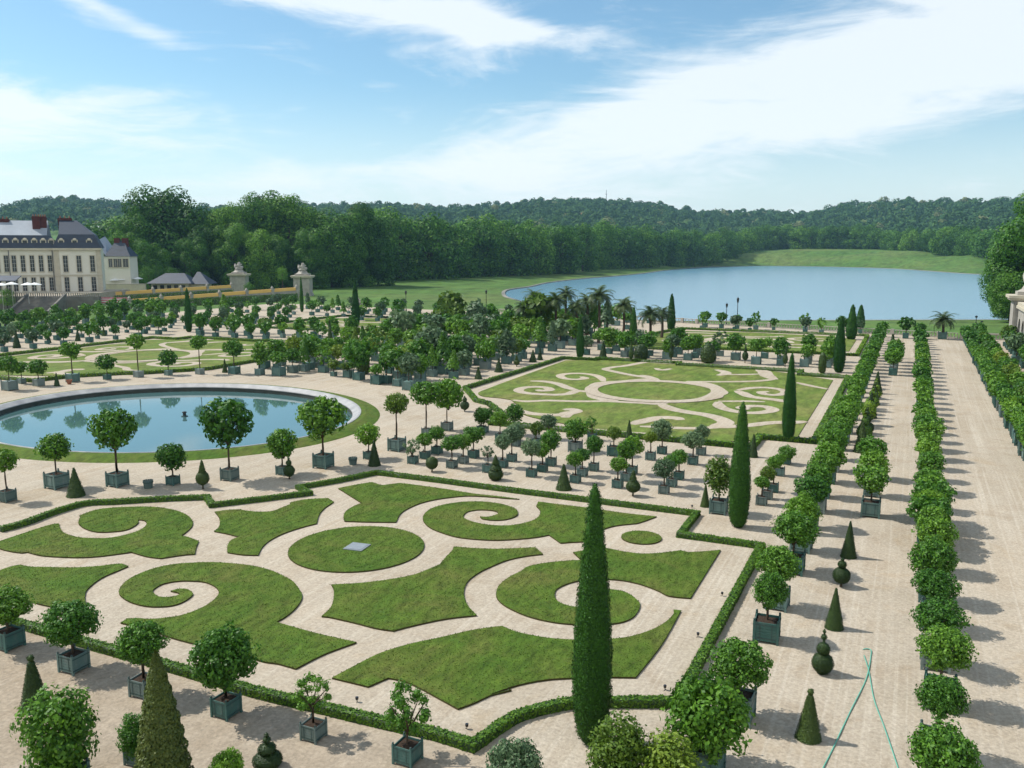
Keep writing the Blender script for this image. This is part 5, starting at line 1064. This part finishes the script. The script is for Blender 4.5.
# yellow boards between stone posts, hedge below : both sides of the entrance road
def boards(pxs, F_a, F_b, pya, pyb, label, n):
    (xa, ya), (xb, yb) = at_px(pxs[0], F_a), at_px(pxs[1], F_b)
    L = math.hypot(xb-xa, yb-ya); a = math.atan2(yb-ya, xb-xa); za, zb_ = zpx(pya, F_a), zpx(pyb, F_b)
    e = empty('boarded_wall', (xa, ya, 0), a, label, 'wall')
    MB().add([(0,-.25,za-.5),(L,-.25,zb_-.5),(L,-.25,zb_+.45),(0,-.25,za+.45),(0,.25,za-.5),(L,.25,zb_-.5),(L,.25,zb_+.45),(0,.25,za+.45)], [(0,1,2,3),(7,6,5,4),(3,2,6,7),(0,4,5,1),(0,3,7,4),(1,5,6,2)]).build('ochre_boards', M['ochre'], e)
    MB().add([(0,-.15,0),(L,-.15,0),(L,-.15,zb_-.51),(0,-.15,za-.51),(0,.15,0),(L,.15,0),(L,.15,zb_-.51),(0,.15,za-.51)], [(0,1,2,3),(7,6,5,4),(3,2,6,7),(0,4,5,1),(0,3,7,4),(1,5,6,2)]).build('base_wall', M['stone'], e)
    zt = (za+zb_)/2
    nn = int(L*130); t = RNG.random(nn)
    C = np.stack([t*L, RNG.uniform(-1.2, -.3, nn), RNG.random(nn)*(zt-.7)], 1)
    link('climbing_greenery', quads_mesh('greenery', C, unit(RNG.normal(size=(nn, 3))+np.array([0, -1, .6])), .16, [M['leaf_wood']]), e)
    for k in range(n+1):
        u = L*k/n; z_ = za+(zb_-za)*k/n
        MB().box(u-.45, u+.45, -.5, .5, 0, z_+.25).box(u-.6, u+.6, -.62, .62, z_+.25, z_+.5).lathe([(.3,z_+.5),(.45,z_+.8),(.2,z_+1.2),(.05,z_+1.4)], 8, (u, 0, 0)).build('stone_post', M['stone'], e)
boards((57, 232), 240, 296, 297, 286.3, 'upper line of ochre-yellow boards between stone posts left of the gate', 6)
boards((130, 297), 236, 276, 301, 288.7, 'lower line of ochre-yellow boards between stone posts ending at the right gate pier', 6)
# pink cloth banner
xa, ya = at_px(96, 228)
e = empty('banner', (xa, ya, 0), YAW, 'long pink and white cloth banner on posts below the palace', 'banner')
MB().box(0, 32*.262, -.03, .03, zpx(303, 228), zpx(297.5, 228)).build('cloth', M['pink'], e)
for k in range(5): MB().box(k*2.09-.06, k*2.09+.06, .04, .14, 0, zpx(297, 228)).build('post', M['frame'], e)
MB().box(.3, 8, -.045, -.032, zpx(302, 228), zpx(301, 228)).box(1, 7.4, -.045, -.032, zpx(299.5, 228), zpx(298.7, 228)).build('white_stripes', M['white'], e)
# terrace, its retaining wall and stairs below the palace
e = empty('terrace_wall', (*at_px(-45, 226), 0), YAW, 'grey stone terrace retaining wall with balustrade below the palace', 'wall')
zt = zpx(296.5, 226)
MB().box(0, 145*.26, 0, 1.2, 0, zt).build('wall', M['darkstone'], e)
b = MB(); 
for k in range(66): b.box(k*.58, k*.58+.2, .3, .6, zt, zt+.8)
b.box(0, 145*.26, .2, .75, zt+.8, zt+1.0).build('railing', M['stone'], e)
tag(MB().box(0, 105*.27, 1.21, 40, -.5, zt-.02).build('terrace_ground', M['sand']), kind='structure')
bpy.data.objects['terrace_ground'].location = (*at_px(-45, 226), 0); bpy.data.objects['terrace_ground'].rotation_euler[2] = YAW
e = empty('stone_staircase', (*at_px(10, 214), 0), YAW, 'grey stone stairs with sloping sides rising to the terrace at the left edge', 'staircase')
b = MB()
for k in range(20): b.box(0, 9, k*.42, 8.6, k*zt/20, (k+1)*zt/20)
b.build('steps', M['darkstone'], e)
for x0 in (-.6, 9.02):
    b = MB(); b.add([(x0,0,0),(x0+.58,0,0),(x0+.58,9,0),(x0,9,0),(x0,0,.9),(x0+.58,0,.9),(x0+.58,9,zt+.9),(x0,9,zt+.9)], [(0,3,2,1),(4,5,6,7),(0,1,5,4),(1,2,6,5),(2,3,7,6),(3,0,4,7)])
    b.build('side_wall', M['darkstone'], e)
e = empty('low_wall', (*at_px(100, 288), 0), YAW, 'long plain beige wall right of the palace below the cafe parasols', 'wall')
MB().box(0, 46*.33, 0, .8, 0, zpx(284.5, 288)).build('wall', M['trim'], e); MB().box(-.1, 46*.33+.1, -.1, .9, zpx(284.5, 288)+.002, zpx(284.5, 288)+.2).build('coping', M['stone'], e)
def parasol(px, F, py, label, r_=2.0, g='white parasols near the palace', mat='white'):
    z = zpx(py, F); x, y = at_px(px, F)
    e = empty('parasol', (x, y, 0), YAW, label, 'parasol', g)
    MB().lathe([(r_,z-.5),(r_,z-.42),(r_*.5,z-.1),(.04,z+.15)], 8).build('canopy', M[mat], e)
    MB().tube([(0,0,0),(0,0,z)], .05, 6).build('pole', M['frame'], e)
for i, (px, F, py, l) in enumerate([(4,218,283.5,'white parasol at the far left edge on the terrace'),(14,219,282.5,'white parasol, second from the left on the terrace'),(30,219,283,'white parasol below the palace corner windows'),(37,222,283,'white parasol beside the palace downpipe'),(116,292,279,'white parasol, left one right of the palace'),(124,293,278.5,'white parasol, middle one right of the palace'),(139,294,277.5,'white parasol near the pavilion roof')]): parasol(px, F, py, l, 1.7)
e = empty('dark_awning', (*at_px(-4, 222), 0), YAW, 'dark awning against the palace wall behind the parasols', 'awning')
z1 = zpx(277, 229); MB().add([(0,0,z1-.7),(5.6,0,z1-.7),(5.6,3,z1+.5),(0,3,z1+.5),(0,0,z1-.9),(5.6,0,z1-.9),(5.6,3,z1+.3),(0,3,z1+.3)], [(0,1,2,3),(7,6,5,4),(0,4,5,1),(1,5,6,2),(2,6,7,3),(3,7,4,0)]).build('canopy', M['slate'], e)
for x in (.1, 5.4): MB().box(x, x+.1, .05, .15, 0, z1-.91).build('post', M['black'], e)
# statues on the meadow and at the lake end
def statue(px, F, z, s, label):
    e = empty('statue', (*at_px(px, F, z), z), 0, label, 'statue')
    MB().box(-.9*s,.9*s,-.9*s,.9*s,0,1.6*s).box(-1.1*s,1.1*s,-1.1*s,1.1*s,1.6*s,1.9*s).build('pedestal', M['stone'], e); sculpture(e, s*.9, 1.95*s, 5)
statue(861, 1085, terr(*at_px(861, 1085)), 2.8, 'white statue on a pedestal at the wood edge beyond the lake')
statue(358, 232, 0, .85, 'white statue on a pedestal left of the meadow')
e = empty('radio_mast', (*at_px(606, 2050, 100), terr(*at_px(606, 2050, 100))), 0, 'thin mast rising over the wooded skyline', 'mast')
MB().tube([(0,0,0),(0,0,38)], [1.,.4], 5).build('mast', M['slate'], e); MB().box(-2,2,-.3,.3,28,29).build('crossarm', M['slate'], e)

# ------------------------------------------------------------------ big trees
BT = {}
def big_tree_mesh(var, n, s, mat='leaf_wood', asp=1.):
    asp = max(.75, round(asp*4)/4); n = int(n*(.6+.4*asp)); key = (var, n, mat, asp)
    if key in BT: return BT[key]
    lob = []
    for i in range(int(20+14*asp)):
        d = sphere_pts(1)[0]
        q = RNG.uniform(.60, .84) if d[2] > -.2 else RNG.uniform(.7, .92); lob.append((d[0]*q, d[1]*q, d[2]*(q if d[2] > 0 else q*.98)*asp*.93, RNG.uniform(.20, .36)))
    for i in range(12):
        a = i*2.4; q = RNG.uniform(.45, .75); lob.append((q*math.cos(a), q*math.sin(a), -asp*RNG.uniform(.45, .9), RNG.uniform(.2, .3)))
    lob += [(0, 0, 0, .5), (0, 0, -.5*asp, .5), (0, 0, .4*asp, .45)]
    C, N = lobes_leaves(lob, n, .14, .04, .12, .22)
    me = quads_mesh('tree_foliage', C, N, s*RNG.uniform(.7, 1.3, n), [M[mat]])
    BT[key] = me; return me
def trunk_big():
    b = MB(); b.tube([(0,0,-.05),(.01,0,.2),(0,.01,.5),(0,0,.7)], [.028,.020,.015,.006], 8)
    for i in range(8):
        a = i*.8; b.tube([(0,0,.22+.03*i),(.08*math.cos(a),.08*math.sin(a),.38+.03*i),(.13*math.cos(a),.13*math.sin(a),.52+.02*i)], [.016,.010,.004], 5)
    return b
def big_tree(x, y, zg, h, r_, var, n, s, label, group, name='broadleaf_tree', mat='leaf_wood', skirt=.5):
    e = empty(name, (x, y, zg), 0, label, 'tree', group)
    link('trunk', lib('bigtrunk', lambda: trunk_big().mesh('trunk', M['bark'], True)), e, (0,0,0), var, h)
    hz = h*(1-.08)/2*1.0
    cz = h-h*skirt; s = s; link('crown', big_tree_mesh(var, n, s, mat, h*skirt/r_), e, (0, 0, cz), random.random()*6.28, (r_, r_, (h*skirt)/(max(.75, round(h*skirt/r_*4)/4))))
    return e
PLX = random.Random(5)
# front group: column, distance, top row, radius
G1 = [(170,385,186,20),(255,390,180,16),(222,380,199,13),(290,385,190,15),(330,378,199,15),(135,378,203,10),(365,392,204,14),(350,382,210,11),(205,372,222,10),(190,362,234,8),(150,358,238,8),(262,362,222,9),(310,366,226,9),(232,366,216,9),(120,368,228,8),(278,364,232,7)]
GL = {1: 'tallest broad tree rising above the others left of centre'}
for i, (px, D, py, r_) in enumerate(G1):
    a = px_az(px); x, y = D*math.sin(a), D*math.cos(a); F = D*math.cos(a+YAW); top = zpx(py, F)
    big_tree(x, y, 0, top*1.02, r_, i % 5, 24000, .030, GL.get(i, 'large dense green tree, %s from the left in the clump behind the gate piers' % nth(sorted(g_[0]*10+k for k, g_ in enumerate(G1)).index(px*10+i))), 'large trees behind the gate piers', skirt=.52)
# wood edge: rows following the meadow
TOPL = [(100,215),(200,212),(330,208),(380,206),(420,213),(480,214),(520,216),(560,222),(620,222),(680,229),(720,229),(768,227),(870,226),(880,228),(1000,229),(1060,229)]
cnt = 0
px = 100.
while px < 1040:
    D0 = interp(BASE, px, 1)
    for rown in range(3 if px < 700 else 2):
        p2 = px+PLX.uniform(-4, 4)+rown*5; D = D0+rown*22+PLX.uniform(-4, 4); a = px_az(p2); x, y = D*math.sin(a), D*math.cos(a); F = D*math.cos(a+YAW)
        if px < 360: D += 0
        z = terr(x, y); top = zpx(interp(TOPL, p2)+PLX.uniform(-3.5, 5.)-(0 if rown == 0 else 1.5), F); h = max(14, top-z)
        r_ = PLX.uniform(10, 15)
        big_tree(x, y, z-1, h+1, r_*1.15, cnt % 5, 5200, .050, 'green woodland tree at the meadow edge, one of the %s line' % ('front' if rown == 0 else 'second' if rown == 1 else 'third'), 'trees at the wood edge, line %d' % (rown+1), 'woodland_tree', skirt=.53)
        cnt += 1
    px += 16.5*868/D0*.95/ (1/max(.6, math.cos(px_az(px)+YAW)))
print('wood edge trees', cnt)
a = px_az(1030)
for k, (px, D, py, r_) in enumerate([(1024,255,190,8.5),(1012,262,232,6.5),(1040,250,186,10),(1016,246,268,5.5)]):
    a = px_az(px); x, y = D*math.sin(a), D*math.cos(a); F = D*math.cos(a+YAW); h = zpx(py, F)
    big_tree(x, y, -1, h+1, r_, k, 14000, .035, ['tall bright tree at the right edge of the picture', 'leafy tree hanging over the lake at the right edge', 'tree partly outside the right edge', 'low tree touching the right pier'][k], 'trees at the right edge', mat='leaf0', skirt=.5)
# shrubs near the palace
for k, (px, F, py, r_) in enumerate([(106,296,270,2.6),(112,298,272,2.4),(150,308,268,2.6),(160,310,266,3.0),(172,312,268,2.6),(8,222,290,2.2),(250,305,283,2.0),(283,308,268,2.2),(146,296,284,1.6)]):
    x, y = at_px(px, F); e = empty('round_shrub', (x, y, 0), 0, 'leafy shrub by the palace and pavilion, %s from the left' % nth(sorted([106,112,150,160,172,8,250,283,146]).index(px)), 'shrub', 'shrubs near the palace')
    z = zpx(py, F); link('foliage', big_tree_mesh(k % 5, 3600, .045), e, (0, 0, z-r_*.8), k, (r_, r_, r_)); MB().tube([(0,0,-.1),(0,0,z-r_*.9)], .15, 6).build('trunk', M['bark'], e)

# wooded hills: one mass of canopy
cl = []
rg = np.random.default_rng(11)
base_q = None
def hill_wood():
    Cs = []; Ns = []; Ss = []; Ms = []
    for D in list(range(1150, 1500, 24))+list(range(1500, 2130, 28)):
        px = -140.
        while px < 1160:
            stepm = 17.; a = px_az(px)+rg.normal()*.003
            DD = D+rg.normal()*9
            x, y = DD*math.sin(a), DD*math.cos(a)
            if DD > interp(BASE, px, 1)+70:
                z = terr(x, y); rr = rg.uniform(6, 13); hh = rg.uniform(6, 17)+(7 if rg.random() < .15 else 0)
                n = 70 if DD < 1900 else 90
                d = rg.normal(size=(n, 3)); d /= np.linalg.norm(d, axis=1)[:, None]; d[:, 2] = np.abs(d[:, 2])*1.0-.12
                Cs.append(np.array([x, y, z+hh-rr*.7])+d*rr*rg.uniform(.75, 1.08, (n, 1))); Ns.append(d+rg.normal(size=(n, 3))*.2); Ss.append(np.full(n, rg.uniform(1.6, 2.4))); Ms.append(np.full(n, 1 if rg.random() < .035 else 0))
            px += stepm*868/D*rg.uniform(.8, 1.2)
    return quads_mesh('wooded_hills', np.concatenate(Cs), unit(np.concatenate(Ns)), np.concatenate(Ss), [M['leaf_far'], M['leaf_far_light']], None, np.concatenate(Ms).astype(np.int32), .8)
tag(link('hillside_wood', hill_wood()), 'distant wooded hills along the whole skyline', 'woodland', None, 'stuff')

# ------------------------------------------------------------------ air
hz = MB().box(-3200, 2600, -120, 3600, -12, 190).build('haze', [])
hz.data.materials.clear()
m, t, N, L = nt('pale_air'); v = N.new('ShaderNodeVolumePrincipled'); v.inputs['Color'].default_value = (.42, .72, 1, 1); v.inputs['Density'].default_value = HAZE; v.inputs['Anisotropy'].default_value = .2
oo = N.new('ShaderNodeOutputMaterial'); L.new(v.outputs[0], oo.inputs['Volume']); hz.data.materials.append(m)
tag(hz, 'thin pale blue summer air haze', 'haze', None, 'stuff')

# ------------------------------------------------------------------ sky, sun, camera
SUN_EL = 49.5
sd = Vector((-math.cos(R(7)), -math.sin(R(7)), 0))          # towards the sun, horizontally
W = bpy.data.worlds.new('World'); S.world = W; W.use_nodes = True
t = W.node_tree; N = t.nodes; L = t.links; N.clear()
sk = N.new('ShaderNodeTexSky'); sk.sky_type = 'NISHITA'; sk.sun_disc = False
sk.sun_elevation = R(SUN_EL); sk.sun_rotation = math.atan2(sd.x, sd.y) % (2*math.pi)
sk.air_density = 1.0; sk.dust_density = .6; sk.ozone_density = 1.6
tc = N.new('ShaderNodeTexCoord').outputs['Generated']
sep = N.new('ShaderNodeSeparateXYZ'); L.new(tc, sep.inputs[0])
def mth(op, a, b=None, c=None):
    m_ = N.new('ShaderNodeMath'); m_.operation = op
    for i, v_ in enumerate((a, b, c)):
        if v_ is None: continue
        if isinstance(v_, (int, float)): m_.inputs[i].default_value = v_
        else: L.new(v_, m_.inputs[i])
    return m_.outputs[0]
# direction measured from the way the garden is looked at
X0, Y0, Z0 = sep.outputs
fwd = mth('ADD', mth('MULTIPLY', X0, -math.sin(YAW)), mth('MULTIPLY', Y0, math.cos(YAW)))
rgt = mth('ADD', mth('MULTIPLY', X0, math.cos(YAW)), mth('MULTIPLY', Y0, math.sin(YAW)))
az = mth('ARCTAN2', rgt, fwd); el = mth('ARCSINE', Z0)
comb = N.new('ShaderNodeCombineXYZ'); L.new(az, comb.inputs[0]); L.new(el, comb.inputs[1])
n1 = noise(N, L, mapping(N, L, comb.outputs[0], (4.2, 15, 1), (0, 0, R(9))), 1., 10, .60, 1.3)
n2 = noise(N, L, mapping(N, L, comb.outputs[0], (1.5, 5, 1), (0, 0, R(-6))), 1., 6, .6, .9)
n3 = noise(N, L, mapping(N, L, comb.outputs[0], (14, 60, 1), (0, 0, R(12))), 1., 6, .65, .8)
def blob(a0, e0, sa, se, tilt=0., amp=1.):
    da = mth('SUBTRACT', az, a0); de = mth('SUBTRACT', mth('SUBTRACT', el, e0), mth('MULTIPLY', da, tilt))
    q = mth('ADD', mth('POWER', mth('DIVIDE', da, sa), 2.), mth('POWER', mth('DIVIDE', de, se), 2.))
    return mth('MULTIPLY', mth('POWER', 2.718, mth('MULTIPLY', q, -1.)), amp)
acc = None
for bb_ in BLOBS:
    k_ = blob(*bb_); acc = k_ if acc is None else mth('ADD', acc, k_)
acc = mth('ADD', acc, mth('MULTIPLY', mth('MAXIMUM', mth('SUBTRACT', .45, fwd), 0.), 1.1))  # unseen cloud cover added behind the camera to whiten light in the shadows
dens = mth('ADD', mth('ADD', mth('MULTIPLY', mth('SUBTRACT', n1, .5), 2.3), mth('MULTIPLY', mth('SUBTRACT', n3, .5), .7)), mth('ADD', mth('MULTIPLY', mth('SUBTRACT', n2, .5), 1.3), mth('SUBTRACT', acc, .10)))
dn = N.new('ShaderNodeMapRange'); dn.interpolation_type = 'SMOOTHSTEP'; dn.inputs[1].default_value = -.05; dn.inputs[2].default_value = .95; L.new(dens, dn.inputs[0])
low = N.new('ShaderNodeMapRange'); low.inputs[1].default_value = .0; low.inputs[2].default_value = .19; low.inputs[3].default_value = .60; low.inputs[4].default_value = 0; low.interpolation_type = 'SMOOTHSTEP'; L.new(el, low.inputs[0])
cover = mth('MINIMUM', mth('SUBTRACT', 1., mth('MULTIPLY', mth('SUBTRACT', 1., mth('MULTIPLY', dn.outputs[0], .80)), mth('SUBTRACT', 1., low.outputs[0]))), .93)
tint = mixc(N, L, 1.0, sk.outputs[0], SKYTINT, 'MULTIPLY')
skc = mixc(N, L, cover, tint, CLOUDC)
bg = N.new('ShaderNodeBackground'); bg.inputs['Strength'].default_value = SKYS; L.new(skc, bg.inputs[0])
wo = N.new('ShaderNodeOutputWorld'); L.new(bg.outputs[0], wo.inputs[0])

sun = bpy.data.lights.new('sun', 'SUN'); sun.energy = SUNE; sun.angle = R(.53); sun.color = (1, .955, .88)
so = bpy.data.objects.new('sun', sun); COL.objects.link(so)
d = Vector((sd.x*math.cos(R(SUN_EL)), sd.y*math.cos(R(SUN_EL)), math.sin(R(SUN_EL))))
so.rotation_euler = d.to_track_quat('Z', 'Y').to_euler(); so.location = (-40, 0, 80)
cam = bpy.data.cameras.new('camera'); co = bpy.data.objects.new('camera', cam); COL.objects.link(co)
co.location = (0, 0, H); co.rotation_euler = (R(90)-PIT, 0, YAW)
cam.sensor_width = 36; cam.lens = 868/1024*36; cam.clip_start = .5; cam.clip_end = 9000
S.camera = co
S.view_settings.view_transform = 'Standard'; S.view_settings.look = 'None'; S.view_settings.exposure = EXPO; S.view_settings.gamma = 1
c = S.cycles
c.use_denoising = True
c.max_bounces = 6; c.diffuse_bounces = 3; c.glossy_bounces = 3; c.transmission_bounces = 4; c.volume_bounces = 0; c.transparent_max_bounces = 4
c.use_adaptive_sampling = True; c.adaptive_threshold = .02
c.caustics_reflective = False; c.caustics_refractive = False
